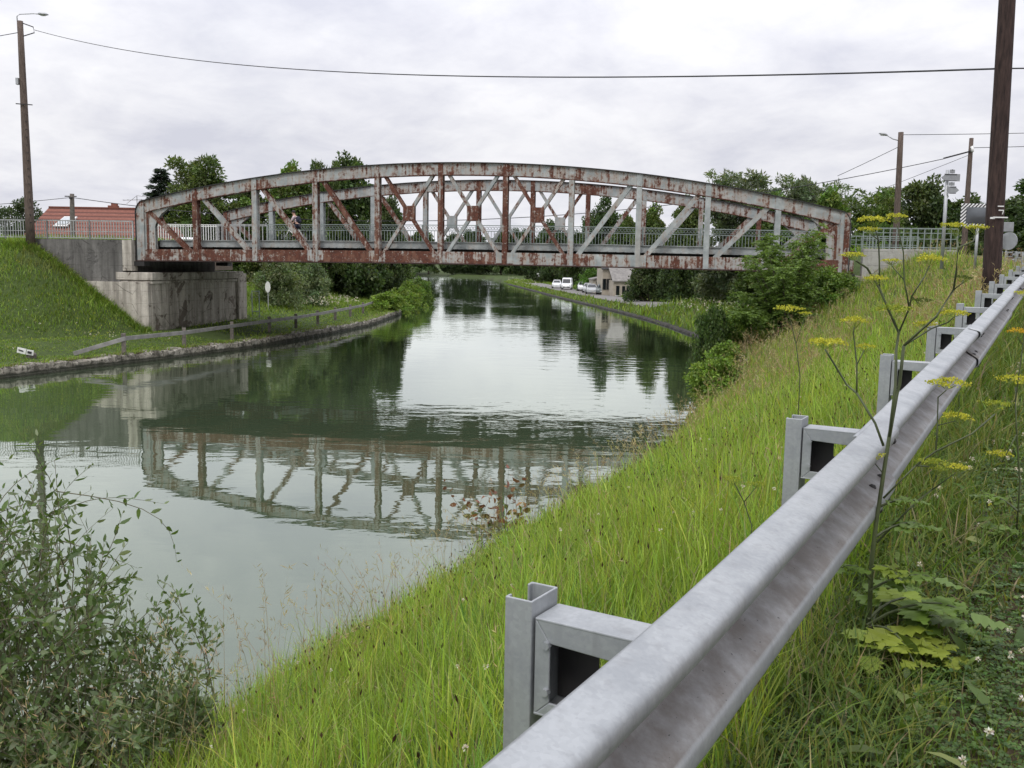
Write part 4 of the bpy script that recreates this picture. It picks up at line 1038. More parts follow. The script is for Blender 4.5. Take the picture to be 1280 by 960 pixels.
def make_tree(name, kind, Hh, Wd, n, L, cols, seed, label, cat='tree', trunk=.25, W=.62, nc=150):
    rs = np.random.default_rng(seed)
    t = thing(name, label, cat, (0, 0, 0))
    tb = MB(); C, Rr = [], []
    if kind == 'round':
        for i in range(nc):
            d = rs.normal(size=3); d /= np.linalg.norm(d); rad = rs.uniform(.12, 1) ** .5
            an = math.atan2(d[1], d[0]); lob = 1 + .20 * math.sin(3 * an + seed) * (1 - abs(d[2])) + .10 * math.sin(5 * an + 4 * d[2] + seed * 2)
            top = 1 + .10 * math.sin(4 * an + seed)
            C.append((d[0] * rad * Wd * .44 * lob, d[1] * rad * Wd * .44 * lob, Hh * .56 + d[2] * rad * Hh * (.41 * top if d[2] > 0 else .42))); Rr.append(Wd * rs.uniform(.05, .12))
        tr = .2
    elif kind == 'full':
        for i in range(nc):
            u = rs.uniform(.02, 1.); g = rs.uniform(0, 2 * math.pi); prof_ = max(0., 1 - u ** 2.6) ** .5 * (.86 + .14 * math.sin(u * 9 + seed)) * (.8 + .2 * min(1, u * 6))
            rad = rs.uniform(.1, 1) ** .5 * Wd * .44 * prof_ * (1 + .2 * math.sin(3 * g + seed + u * 3))
            C.append((rad * math.cos(g), rad * math.sin(g), Hh * (.03 + .90 * u * (1 + .10 * math.sin(3 * g + seed))))); Rr.append(Wd * rs.uniform(.05, .12))
        tr = .12
    elif kind == 'tall':
        tops = [(rs.uniform(-.30, .30) * Wd, rs.uniform(-.30, .30) * Wd, Hh * rs.uniform(.74, 1.)) for _ in range(11)]
        for i in range(nc):
            a = tops[i % 11]; u = rs.uniform(.06, .97) ** .8
            sp = Wd * .26 * (1 - u) ** .5 * rs.uniform(.1, 1) + .05 * Wd; g = rs.uniform(0, 2 * math.pi)
            C.append((a[0] * (.5 + .5 * u) + sp * math.cos(g), a[1] * (.5 + .5 * u) + sp * math.sin(g), a[2] * u)); Rr.append(Wd * rs.uniform(.055, .12) * (1.15 - .3 * u))
        tr = .18
    elif kind == 'bush':
        for i in range(nc):
            g = rs.uniform(0, 2 * math.pi); u = rs.uniform(0, 1) ** .6; ph = rs.uniform(0, 1)
            k = math.sqrt(max(0, 1 - (ph * .95) ** 2)); m = 1 + .25 * math.sin(g * 3 + seed)
            C.append((Wd * .44 * k * u * math.cos(g) * m, Wd * .44 * k * u * math.sin(g) * m, Hh * (.08 + .80 * ph * rs.uniform(.75, 1.05)))); Rr.append(Wd * rs.uniform(.06, .12))
        tr = .03
    if kind == 'conifer':
        P, A, Cs = [], [], []
        tb.tube([(0, 0, 0), (0, 0, Hh)], [Wd * .04, .02], 6)
        for i in range(60):
            u = (i + .5) / 60; z = Hh * (.06 + .93 * u); rad = Wd * .5 * (1 - u) ** .85 * rs.uniform(.75, 1.1) + .12
            for k in range(int(5 + 3 * (1 - u))):
                g = rs.uniform(0, 2 * math.pi); m = int(n / 330 * (rad / Wd * 2 + .3)) + 4
                s = rs.uniform(.1, 1, m); d = np.array([math.cos(g), math.sin(g)])
                p = np.stack([d[0] * rad * s, d[1] * rad * s, z + rad * (.18 * s - .42 * s * s)], 1) + rs.normal(0, .05, (m, 3))
                P.append(p); A.append(unit(np.stack([np.full(m, d[0]), np.full(m, d[1]), np.full(m, -.35)], 1) + rs.normal(0, .45, (m, 3)))); Cs.append(palette(m, cols, .2))
        P = np.concatenate(P); A = np.concatenate(A); c = np.concatenate(Cs).clip(.004, .5)
        arr = leaf_arrays(P, A, perp(A), L * RNG.uniform(.6, 1.2, len(P)), np.full(len(P), L * .3), c)
    else:
        tips = [C[i] for i in range(0, nc, max(1, nc // 12))]
        if tr > .1:
            tb.tube([(0, 0, 0), (.03 * Wd, 0, Hh * tr * .5), (0, .03 * Wd, Hh * tr)], [trunk, trunk * .8, trunk * .7], 8)
            limbs(tb, (0, .03 * Wd, Hh * tr * .95), tips, trunk * .5, seed)
        else: limbs(tb, (0, 0, 0), tips, trunk * .35, seed)
        arr = clumps_to_leaves(C, Rr, n / nc, L, W, cols)
    tb.build('trunk', MT['bark'], t)
    npmesh('crown', arr[0], arr[1], arr[2], arr[3], MT['leaf'], t)
    return t

G_DARK = [(.055, .085, .026), (.07, .105, .03), (.045, .07, .024), (.085, .12, .038)]
G_MID = [(.08, .12, .032), (.105, .15, .038), (.07, .105, .03), (.125, .16, .05)]
G_PALE = [(.115, .145, .075), (.145, .175, .095), (.095, .12, .062), (.17, .195, .115)]
G_LIME = [(.09, .14, .03), (.12, .17, .04), (.08, .12, .03)]
protos = {}
def proto(key, *a, **k):
    protos[key] = [(a, k), False, a[2], a[3]]
proto('r1', 'deciduous_tree', 'round', 12, 9, 19000, .40, G_DARK, 1, 'x')
proto('r2', 'deciduous_tree', 'round', 12, 9, 19000, .38, G_MID, 2, 'x')
proto('r3', 'deciduous_tree', 'round', 12, 9, 9000, .36, G_MID, 8, 'x', nc=90)
proto('f1', 'deciduous_tree', 'full', 12, 9, 19000, .40, G_DARK, 12, 'x')
proto('f2', 'deciduous_tree', 'full', 12, 9, 19000, .40, G_MID, 13, 'x')
proto('t1', 'willow_tree', 'tall', 13, 8, 26000, .40, G_PALE, 3, 'x', W=.35, nc=190)
proto('t2', 'willow_tree', 'tall', 13, 8, 26000, .38, G_MID, 4, 'x', W=.4, nc=180)
proto('c1', 'conifer_tree', 'conifer', 12, 5, 12000, .36, [(.02, .035, .02), (.03, .045, .025), (.016, .028, .018)], 5, 'x')
proto('b1', 'bush', 'bush', 5, 6, 12000, .26, G_DARK, 6, 'x', 'bush', .2)
proto('b2', 'bush', 'bush', 5, 6, 12000, .26, G_MID, 7, 'x', 'bush', .2)
proto('b3', 'willow_bush', 'bush', 5, 6, 12000, .30, G_PALE, 9, 'x', 'bush', .2, W=.35)
def plant_tree(key, x, y, top, wid, label, tint=None, group=None, name=None, z=None):
    pr, used, Hh, Wd = protos[key]
    zb_ = (gz(x, y) if z is None else z) - .15
    sc = (wid / Wd, wid / Wd, (top - zb_) / Hh)
    rz = random.uniform(0, 6.28)
    if not used: o = protos[key][0] = make_tree(*pr[0], **pr[1]); o.location = (x, y, zb_); o['label'] = label; o.rotation_euler = (0, 0, rz); o.scale = sc; protos[key][1] = True
    else: o = dup(pr, (x, y, zb_), label, rz, sc)
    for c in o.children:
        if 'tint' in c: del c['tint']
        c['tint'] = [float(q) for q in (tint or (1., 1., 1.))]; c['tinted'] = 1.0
    if group: o['group'] = group
    if name: o.name = name
    return o
GB = 'trees behind the left half of the bridge'; GF = 'far trees closing the end of the canal'; GR_ = 'trees behind the right half of the bridge'; GH = 'dark hedge bushes under the bridge'
TREES = [
 ('c1', -39.9, 110, 15.0, 9.5, 'dark pointed conifer rising between the red roof and the end of the truss', None, GB),
 ('t2', -31.8, 100, 15.4, 8.6, 'tall loose leafy tree just right of the pointed conifer', (1.0, 1.0, 1.0), GB),
 ('f1', -29.2, 107, 12.9, 7.5, 'dark tree behind the second and third truss panels from the left', None, GB),
 ('f2', -27.5, 99, 10.6, 6.5, 'low mid green tree behind the first left truss panels', (1., 1.05, .9), GB),
 ('f2', -22.6, 99, 13.9, 8.6, 'fresh green tree behind the cyclist', (1.05, 1.1, .95), GB),
 ('t2', -19.6, 100, 15.4, 4.2, 'slim tree top poking just above the near top chord on the left', (.9, .95, .9), GB),
 ('f1', -17.6, 104, 15.7, 9.0, 'broad dark tree filling the fourth truss panel from the left', (.9, .95, .95), GB),
 ('f1', -15.2, 118, 12.6, 5.8, 'dark tree at the right edge of the left tree mass, beside open sky', (.95, .95, 1.), GB),
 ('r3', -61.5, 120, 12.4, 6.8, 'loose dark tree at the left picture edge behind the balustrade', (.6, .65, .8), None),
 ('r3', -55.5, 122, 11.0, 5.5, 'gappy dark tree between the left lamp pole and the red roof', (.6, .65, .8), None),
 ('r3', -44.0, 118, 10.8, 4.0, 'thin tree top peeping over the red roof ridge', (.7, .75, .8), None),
 ('b3', -18.9, 77, 5.6, 5.4, 'pale willowy bush under the bridge beside the abutment', (1.05, 1.1, .9), None),
 ('b3', -17.6, 84, 5.0, 4.4, 'smaller pale bush right of the pale willowy bush', (.95, 1.05, .9), None),
 ('f1', -21.5, 105, 8.4, 8.0, 'dark bush in the shade behind the white flowering meadow', None, GH),
 ('f1', -17.9, 110, 9.4, 8.0, 'tall dark bush behind the end of the bank handrail', (.95, 1., 1.), GH),
 ('f1', -25.5, 104, 8.6, 8., 'dark thicket bush farther left behind the white flowering meadow', (.9, .95, 1.), GH),
 ('f1', -16.6, 122, 11.2, 7.5, 'dark bank tree behind the lush weeds on the left bank', None, GH),
 ('f2', -18.6, 140, 10.4, 8.0, 'mid green bank tree beyond the lush weeds', (.85, .9, .9), GH),
 ('f2', -21.5, 165, 10.0, 8.5, 'tree on the left bank where the canal bends', (.8, .88, .9), GH),
 ('f1', -26.0, 210, 11.0, 9.5, 'farther dark tree on the left bank near the canal bend', (1., 1.05, 1.05), GH),
 ('f2', -34.5, 262, 12.0, 11, 'distant tree on the left bank just before the canal end', (.8, .86, .95), GH),
]
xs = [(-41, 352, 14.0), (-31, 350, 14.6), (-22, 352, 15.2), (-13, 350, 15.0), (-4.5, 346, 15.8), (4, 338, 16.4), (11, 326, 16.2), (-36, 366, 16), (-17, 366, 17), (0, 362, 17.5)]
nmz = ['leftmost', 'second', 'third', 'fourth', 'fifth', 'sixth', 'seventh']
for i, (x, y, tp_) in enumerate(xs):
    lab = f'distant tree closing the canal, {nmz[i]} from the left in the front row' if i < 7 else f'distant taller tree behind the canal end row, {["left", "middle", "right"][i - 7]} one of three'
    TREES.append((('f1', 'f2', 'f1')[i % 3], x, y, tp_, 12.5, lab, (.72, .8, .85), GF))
TREES += [
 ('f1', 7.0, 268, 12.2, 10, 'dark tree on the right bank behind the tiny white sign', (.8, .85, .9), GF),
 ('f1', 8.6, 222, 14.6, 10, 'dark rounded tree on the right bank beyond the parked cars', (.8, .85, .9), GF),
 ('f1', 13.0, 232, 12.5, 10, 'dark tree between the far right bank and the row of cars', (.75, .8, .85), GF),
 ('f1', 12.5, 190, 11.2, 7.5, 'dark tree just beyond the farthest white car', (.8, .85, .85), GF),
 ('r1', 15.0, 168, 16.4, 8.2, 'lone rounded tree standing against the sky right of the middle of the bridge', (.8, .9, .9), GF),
 ('b2', 12.6, 156, 4.7, 5.0, 'bright green clipped round bush between the white van and the house', (.85, 1.2, .7), None),
 ('f2', 17.6, 153, 12.4, 7.6, 'mid green tree behind the cream house roof', (.85, .92, .8), GR_),
 ('f2', 20.3, 142, 13.2, 7.8, 'olive green tree behind the seventh truss panel', (.95, .95, .85), GR_),
 ('f2', 21.6, 122, 12.9, 7.6, 'olive tree between the lone tree and the pale willows', (.9, .92, .85), GR_),
 ('b1', 15.6, 111, 7.6, 6.2, 'dark bush directly right of the cream house under the bridge', (.9, .9, .95), GH),
 ('b1', 18.4, 106, 7.6, 6.4, 'dark bush in the middle of the thicket under the right half of the bridge', (.8, .85, .85), GH),
 ('b1', 21.4, 95, 7.4, 6.6, 'dark bush at the right end of the thicket under the bridge', (.95, .95, .95), GH),
 ('b1', 24.5, 100, 8.4, 7.5, 'tall dark bush behind the right thicket under the bridge', (.9, .9, .95), GH),
 ('t1', 19.9, 88, 14.6, 8.2, 'tall pale grey green willow, biggest above the right part of the truss', (.92, .95, .95), GR_),
 ('t1', 23.6, 85, 13.9, 6.6, 'pale willow just right of the biggest willow', (.85, .9, .9), GR_),
 ('t1', 25.6, 94, 13.6, 8.0, 'pale willow filling the gap behind the two tallest right willows', (.85, .92, .88), GR_),
 ('t2', 31.6, 86, 12.2, 8.0, 'mid green tree right of the pale willows, behind the lamp pole', (1., 1.05, .9), GR_),
 ('f2', 21.8, 82, 10.6, 7.0, 'rounded green tree directly behind the last but one truss panel', (.85, .95, .8), GR_),
 ('t1', 28.0, 88, 13.7, 7.4, 'pale willow left of the right lamp pole wires', (.8, .9, .85), GR_),
 ('f2', 24.6, 76, 10.6, 6.2, 'fresh green tree behind the right end of the truss', (1., 1.1, .85), GR_),
 ('f2', 28.5, 75, 10.4, 6.0, 'green tree behind the small lamp pole at the right bridge end', (.95, 1.02, .85), GR_),
 ('f1', 32.8, 78, 12.0, 7.0, 'dark rounded tree left of the direction signpost', None, GR_),
 ('f1', 35.4, 76, 10.6, 6.0, 'dark tree between the signpost and the striped mirror', (.95, 1., 1.), GR_),
 ('f1', 37.2, 73, 10.2, 6.0, 'dark tree behind the striped mirror', None, GR_),
 ('f1', 26.9, 49, 10.2, 5.2, 'big dark tree at the right picture edge beyond the thick pole', (.85, .95, .9), GR_),
 ('f1', 30.5, 60, 9.4, 5.0, 'dark tree partly behind the thick brown pole', (.95, 1., .95), GR_),
 ('b1', 25.0, 66, 8.6, 6.0, 'dense green bush behind the grille fence', (1.05, 1.15, .95), GR_),
 ('b1', 29.0, 66, 8.4, 6.0, 'dense bush behind the lamp pole and grille fence', (1., 1.05, .95), GR_),
 ('b1', 33.5, 66, 8.2, 6.0, 'dense bush behind the direction signpost', (.95, 1., .95), GR_),
 ('b1', 24.5, 45, 7.2, 4.6, 'low dark bush behind the round sign disc', (.9, .95, .9), GR_),
 ('b2', -11.6, 88, 2.3, 4.2, 'lush light green weed clump on the left bank after the handrail', (1.7, 1.8, 1.1), 'weed clumps overhanging the left bank'),
 ('b2', -10.9, 95, 2.6, 4.4, 'light green weed clump leaning over the water on the left bank', (1.5, 1.6, 1.0), 'weed clumps overhanging the left bank'),
 ('b2', -11.3, 105, 3.2, 3.8, 'third weed clump along the left bank towards the bend', (1.5, 1.65, 1.0), 'weed clumps overhanging the left bank'),
 ('b1', -11.0, 113, 3.6, 4.2, 'darker weed clump where the left bank turns out of sight', (1.6, 1.7, 1.2), 'weed clumps overhanging the left bank'),
 ('b1', 9.3, 44.5, 3.5, 2.1, 'narrow dark ivy covered stump bush at the water below the feathery acacia', (1.05, 1.15, .95), None),
 ('b2', 15.0, 46.0, 5.2, 3.4, 'bramble bush filling the gap under the right end of the truss', (1.25, 1.4, .95), None),
 ('b2', 7.2, 33.5, 1.95, 2.4, 'leafy nettle clump at the water edge among the dry grass', (1.5, 1.65, .95), None),
 ('b2', 8.6, 38.5, 2.1, 2.2, 'leafy clump beside the white plastic bag', (1.4, 1.55, .95), None),
 ('b2', 10.8, 46.0, 3.4, 2.6, 'green bramble clump left of the feathery acacia', (1.25, 1.4, .9), None),
]
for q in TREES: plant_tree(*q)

# feathery acacia in front of the right truss end
def acacia():
    x, y = 12.15, 43.5; zb_ = gz(x, y) - .1; t = thing('acacia_shrub', 'feathery green acacia shrub growing in front of the right end of the truss', 'shrub', (x, y, zb_))
    rs = np.random.default_rng(31); tb = MB(); P, A, C = [], [], []
    base = np.array([x, y, zb_])
    for i in range(36):
        g = rs.uniform(0, 6.28); rad = rs.uniform(.2, 1.) ** .7 * 2.2; hz = rs.uniform(1.3, 6.1) * (1 - .28 * (rad / 2.2) ** 2)
        tip = base + np.array([math.cos(g) * rad, math.sin(g) * rad, hz]); st = base + np.array([rs.normal(0, .2), rs.normal(0, .2), 0])
        pts = [st + (tip - st) * u + np.array([0, 0, .3 * math.sin(u * 3.14)]) for u in np.linspace(0, 1, 7)]
        tb.tube([tuple(p) for p in pts], [.035 * (1 - .8 * u) for u in np.linspace(0, 1, 7)], 5)
        for u in rs.uniform(.18, 1.0, 66):
            p = st + (tip - st) * u + np.array([0, 0, .3 * math.sin(u * 3.14)]); g2 = rs.uniform(0, 6.28)
            d = unit(np.array([[math.cos(g2), math.sin(g2), rs.uniform(-.25, .35)]]))[0]; Lr = rs.uniform(.3, .6); side = np.cross(d, [0, 0, 1]); side /= np.linalg.norm(side)
            shade = rs.uniform(.75, 1.25)
            for k in range(8):
                q = p + d * Lr * (k + 1) / 8 + np.array([0, 0, -.22 * Lr * ((k + 1) / 8) ** 2])
                for sd in (-1, 1): P.append(q); A.append(side * sd + d * .45 + rs.normal(0, .25, 3)); C.append(np.array([(.125, .195, .042), (.155, .23, .05), (.10, .16, .038)][rs.integers(3)]) * shade)
    tb.build('trunk', MT['bark'], t)
    P = np.array(P) - base; A = unit(np.array(A)); arr = leaf_arrays(P, A, perp(A), RNG.uniform(.10, .17, len(P)), np.full(len(P), .06), np.array(C))
    npmesh('crown', *arr[:3], arr[3], MT['leaf'], t)
acacia()

# ------------------------------------------------------------------ leafy shrub close by on the left (grey green willow)
def stem_shrub(name, label, cat, root, stems, leafL, leafW, cols, per, twigmat, tipcols=None, jitter=.35, twig_r=.006, seed=1, sub=0, foldup=.6):
    """stems: list of (base xyz, tip xyz). Leaves sit alternately up each stem, bunched towards the tip"""
    rs = np.random.default_rng(seed); t = thing(name, label, cat, root); tb = MB(); P, A, Ls, C = [], [], [], []
    def go(b, tp, per_, r_, u0):
        b, tp = np.array(b), np.array(tp); l = np.linalg.norm(tp - b); bend = rs.normal(0, .10 * l, 3); bend[2] = abs(bend[2]) * .3
        f = lambda u: b + (tp - b) * u + bend * math.sin(u * math.pi) + np.array([0, 0, .06 * l]) * math.sin(u * math.pi)
        tb.tube([tuple(f(u)) for u in np.linspace(0, 1, 8)], [r_ * (1 - .8 * u) for u in np.linspace(0, 1, 8)], 5)
        d = (tp - b) / l; g = rs.uniform(0, 6.28)
        for u in np.linspace(u0, 1.0, per_):
            g += 2.4 + rs.normal(0, .3); a = np.cross(d, [.3, .5, .8]); a /= np.linalg.norm(a); b2 = np.cross(d, a)
            o = a * math.cos(g) + b2 * math.sin(g); P.append(f(u)); A.append(o * (1.15 - .6 * u) + d * foldup + rs.normal(0, jitter * .5, 3) + np.array([0, 0, .1]))
            Ls.append(leafL * rs.uniform(.6, 1.15) * (1 - .35 * max(0, (u - .8) / .2)))
            pal = cols if (tipcols is None or u < .62) else tipcols; C.append(np.array(pal[rs.integers(len(pal))]) * rs.uniform(.75, 1.25))
        return f
    for b, tp in stems:
        f = go(b, tp, per, twig_r, .08); l = np.linalg.norm(np.array(tp) - np.array(b))
        for k in range(sub):
            u = rs.uniform(.35, .85); q = f(u); dr = unit(rs.normal(size=(1, 3)) + np.array([[0, 0, .7]]))[0]
            go(q, q + dr * l * rs.uniform(.14, .3), max(5, per // 3), twig_r * .55, .15)
    tb.build('stem', twigmat, t)
    P = np.array(P) - np.array(root); A = unit(np.array(A)); L = np.array(Ls)
    # a leaf is a shallow keel: two halves meeting at the midrib
    sd = perp(A); nrm = np.cross(A, sd); h = (L * leafW / 2)[:, None]
    m1 = P + A * (L * .3)[:, None]; m2 = P + A * (L * .68)[:, None]; tip = P + A * L[:, None] - nrm * (L * .08)[:, None]
    lf = .22
    V = np.stack([P, m1 + sd * h + nrm * h * lf, m2 + sd * h * .82 + nrm * h * lf, tip, m2 - sd * h * .82 + nrm * h * lf, m1 - sd * h + nrm * h * lf, m1, m2], 1).reshape(-1, 3)
    n = len(P); fa = [0, 6, 1, 0, 5, 6, 1, 6, 7, 2, 6, 5, 4, 7, 2, 7, 3, 7, 4, 3]; sz = [3, 3, 4, 4, 3, 3]
    idx = (np.arange(n)[:, None] * 8 + np.array(fa)[None, :]).ravel()
    npmesh('foliage', V, np.tile(sz, n), idx, np.repeat(np.array(C), 8, 0), MT['leaf'], t)
    return t
rs = np.random.default_rng(77)
def env(x): return float(np.interp(x, [-5.2, -3.6, -3.35, -3.05, -2.75, -2.45, -2.15, -1.9, -1.75], [4.2, 3.75, 3.5, 3.1, 2.86, 2.66, 2.42, 2.1, 1.8]))
st1, st2 = [], []
for i in range(118):
    x = rs.uniform(-4.7, -1.98); y = rs.uniform(5.5, 6.9); top = env(x) * 1.0 - abs(rs.normal(0, .48)); 
    if i < 34: top = env(x) - rs.uniform(0, .10)
    bx, by = x - rs.uniform(-.2, .75), y + rs.uniform(-.25, .3); bz = gz(bx, by)
    if bx < RW(by) + .1: bx = float(RW(by)) + .15; bz = gz(bx, by)
    if top < bz + .35: top = bz + rs.uniform(.35, .8)
    (st1 if x < -2.75 else st2).append(((bx, by, bz - .05), (x, y, top)))
WIL = [(.085, .135, .04), (.11, .165, .055), (.07, .115, .036), (.14, .185, .085), (.16, .19, .11)]
for i in range(105):
    x = rs.uniform(-3.9, -1.95); y = rs.uniform(4.9, 6.4); bx, by = x + rs.uniform(-.15, .3), y + rs.uniform(-.2, .2)
    bx = max(bx, float(RW(by)) + .1); bz = gz(bx, by); top = min(bz + rs.uniform(.4, 1.15), env(x) - .1)
    (st1 if x < -2.75 else st2).append(((bx, by, bz - .05), (x, y, max(top, bz + .3))))
stem_shrub('willow_shrub', 'dense dark leafed willow shrub at the left edge by the water', 'shrub', (-3.6, 6.1, .8), st1, .092, .34, WIL, 34, MT['twig'], seed=3, sub=5, twig_r=.008)
stem_shrub('willow_shrub', 'lower sprawling willow shrub with upright grey green shoots beside the denser one', 'shrub', (-2.4, 6.1, 1.3), st2, .07, .36, [(.11, .165, .06), (.135, .185, .085), (.175, .21, .125), (.09, .14, .052)], 30, MT['twig'], seed=4, sub=4, twig_r=.006)

# young reddish sapling at the water edge
bx, by = -.05, 16.2; bz = gz(bx, by)
rs = np.random.default_rng(9); st = []
for i in range(11):
    x = bx + rs.normal(.0, .55); y = by + rs.normal(0, .35); st.append(((bx + rs.normal(0, .25), by + rs.normal(0, .2), bz), (x, y, bz + rs.uniform(.7, 1.4))))
st.append(((bx, by, bz), (bx + .02, by, bz + 1.75)))
stem_shrub('reddish_sapling', 'young sapling with coppery red upper leaves standing at the water edge', 'sapling', (bx, by, bz), st, .17, .55, [(.07, .095, .03), (.10, .10, .035), (.13, .09, .04)], 11, MT['twig'], [(.22, .10, .06), (.20, .085, .065), (.26, .14, .07), (.15, .07, .05)], seed=5, twig_r=.008, sub=1, foldup=.15)

# ------------------------------------------------------------------ wild parsnips
YEL = [(.42, .40, .045), (.50, .47, .06), (.33, .35, .04)]; GRN = [(.07, .10, .025), (.10, .13, .03)]; YGR = [(.26, .30, .04), (.34, .36, .05), (.20, .26, .04)]; ORG = [(.55, .30, .02), (.5, .36, .03)]
def umbel(c, r_, kind, j, par, seed):
    rs = np.random.default_rng(seed); c, j = np.array(c), np.array(j); nr = 17; P, A, L, W, C = [], [], [], [], []
    if np.linalg.norm(c - j) > r_ * 1.4 or np.linalg.norm(c - j) < r_ * .45: j = c - np.array([0, 0, r_ * .8])
    k = 0
    for i in range(nr):
        rad = math.sqrt((i + .5) / nr); g = i * 2.39996 + rs.normal(0, .15)
        tip = c + np.array([math.cos(g) * rad * r_, math.sin(g) * rad * r_, r_ * (.10 - .22 * rad * rad) + rs.normal(0, r_ * .05)])
        d = tip - j; l = np.linalg.norm(d); P.append(j); A.append(d / l); L.append(l); W.append(.0022); C.append((.14, .18, .04))
        for q in range(16):
            o = rs.normal(0, 1, 3) * np.array([1, 1, .32]) * r_ * .135; a = rs.normal(size=3) + np.array([0, 0, .6]); a /= np.linalg.norm(a)
            pal = [YEL, GRN, YGR, ORG][kind]; s_ = r_ * .13 if r_ < .07 else r_ * .11
            P.append(tip + o); A.append(a); L.append(s_); W.append(s_ * .95); C.append(np.array(pal[rs.integers(len(pal))]) * rs.uniform(.8, 1.15))
    A = np.array(A); arr = leaf_arrays(np.array(P), A, perp(A), np.array(L), np.array(W), np.array(C))
    npmesh('flower_umbel', arr[0], arr[1], arr[2], arr[3], MT['petal'], par)
def pinnate(par, b, d, L, col, seed, rise=.5, drop=.6, lw=1.):
    """a divided leaf: rachis with lobed, toothed leaflets"""
    rs = np.random.default_rng(seed); b = np.array(b); d = np.array(d + (0,)) / math.hypot(*d); side = np.array([d[1], -d[0], 0]); up = np.array([0, 0, 1.])
    f = lambda u: b + d * L * u * (1 - .15 * u) + up * L * (rise * u - drop * u * u)
    V, sz, idx, C = [], [], [], []
    def leaflet(p, a, l, w):
        a = a / np.linalg.norm(a); s = np.cross(a, up); s /= np.linalg.norm(s); nn = np.cross(s, a); out = []; m = 11
        for sd in (1, -1):
            rng_ = range(m) if sd == 1 else range(m - 1, -1, -1)
            for i in rng_:
                u = i / (m - 1); ww = w * math.sin(math.pi * min(1, .12 + u * .9) ** .8) * (1 + (.30 if i % 2 else -.22)) * (0 if i == m - 1 and sd == -1 else 1)
                out.append(p + a * l * u + s * sd * ww * .5 + nn * (rs.normal(0, .004) - .12 * ww * .5 - .10 * l * u * u))
        k = len(V); V.extend(out); n = len(out)
        for i in range(m - 1): idx.extend([k + i, k + i + 1, k + n - 2 - i, k + n - 1 - i]); sz.append(4)
        cc = np.array(col) * rs.uniform(.82, 1.18); C.extend([cc] * n)
    np_ = 4
    for i in range(np_):
        u = .30 + .58 * i / np_; l = L * (.34 - .05 * i)
        for sd in (-1, 1): leaflet(f(u), side * sd + d * .55 + up * rs.uniform(-.1, .2), l, l * .62 * lw)
    leaflet(f(.9), d + up * -.1, L * .32, L * .24 * lw)
    P = np.array([f(u) for u in np.linspace(0, .9, 7)])
    o = npmesh('leaf', np.array(V), np.array(sz), np.array(idx), np.array(C), MT['leaf'], par)
    MB().tube([tuple(p + np.array(par.location)) for p in P], [.005 * (1 - .6 * i / 6) for i in range(7)], 5).build('leaf_stalk', MT['stem'], o)
    return o
def parsnip(label, xy, dz, S_, U_, leaves, seed):
    z = gz(*xy); t = thing('wild_parsnip', label, 'plant', (xy[0], xy[1], z)); k = Vector((0, 0, dz)); Wd_ = Vector((xy[0], xy[1], z))
    mb = MB()
    for i, (r_, st) in enumerate(S_):
        pts = [Vector(p) + k + Wd_ for p in st]
        if i == 0: pts = [Wd_ + Vector((.01, .01, -.02))] + pts
        r_ *= .72; mb.tube(pts, [r_ * (1 - .35 * q / (len(pts) - 1)) for q in range(len(pts))], 7)
    mb.build('stem', MT['stem'], t, smooth=True)
    for q, (c, r_, kd, j) in enumerate(U_): umbel(Vector(c) + k, r_, kd, Vector(j) + k, t, seed * 50 + q)
    for q, (z0, d, L, col, rise, drop) in enumerate(leaves): pinnate(t, (0, 0, z0), d, L, col, seed * 90 + q, rise, drop)
    return t
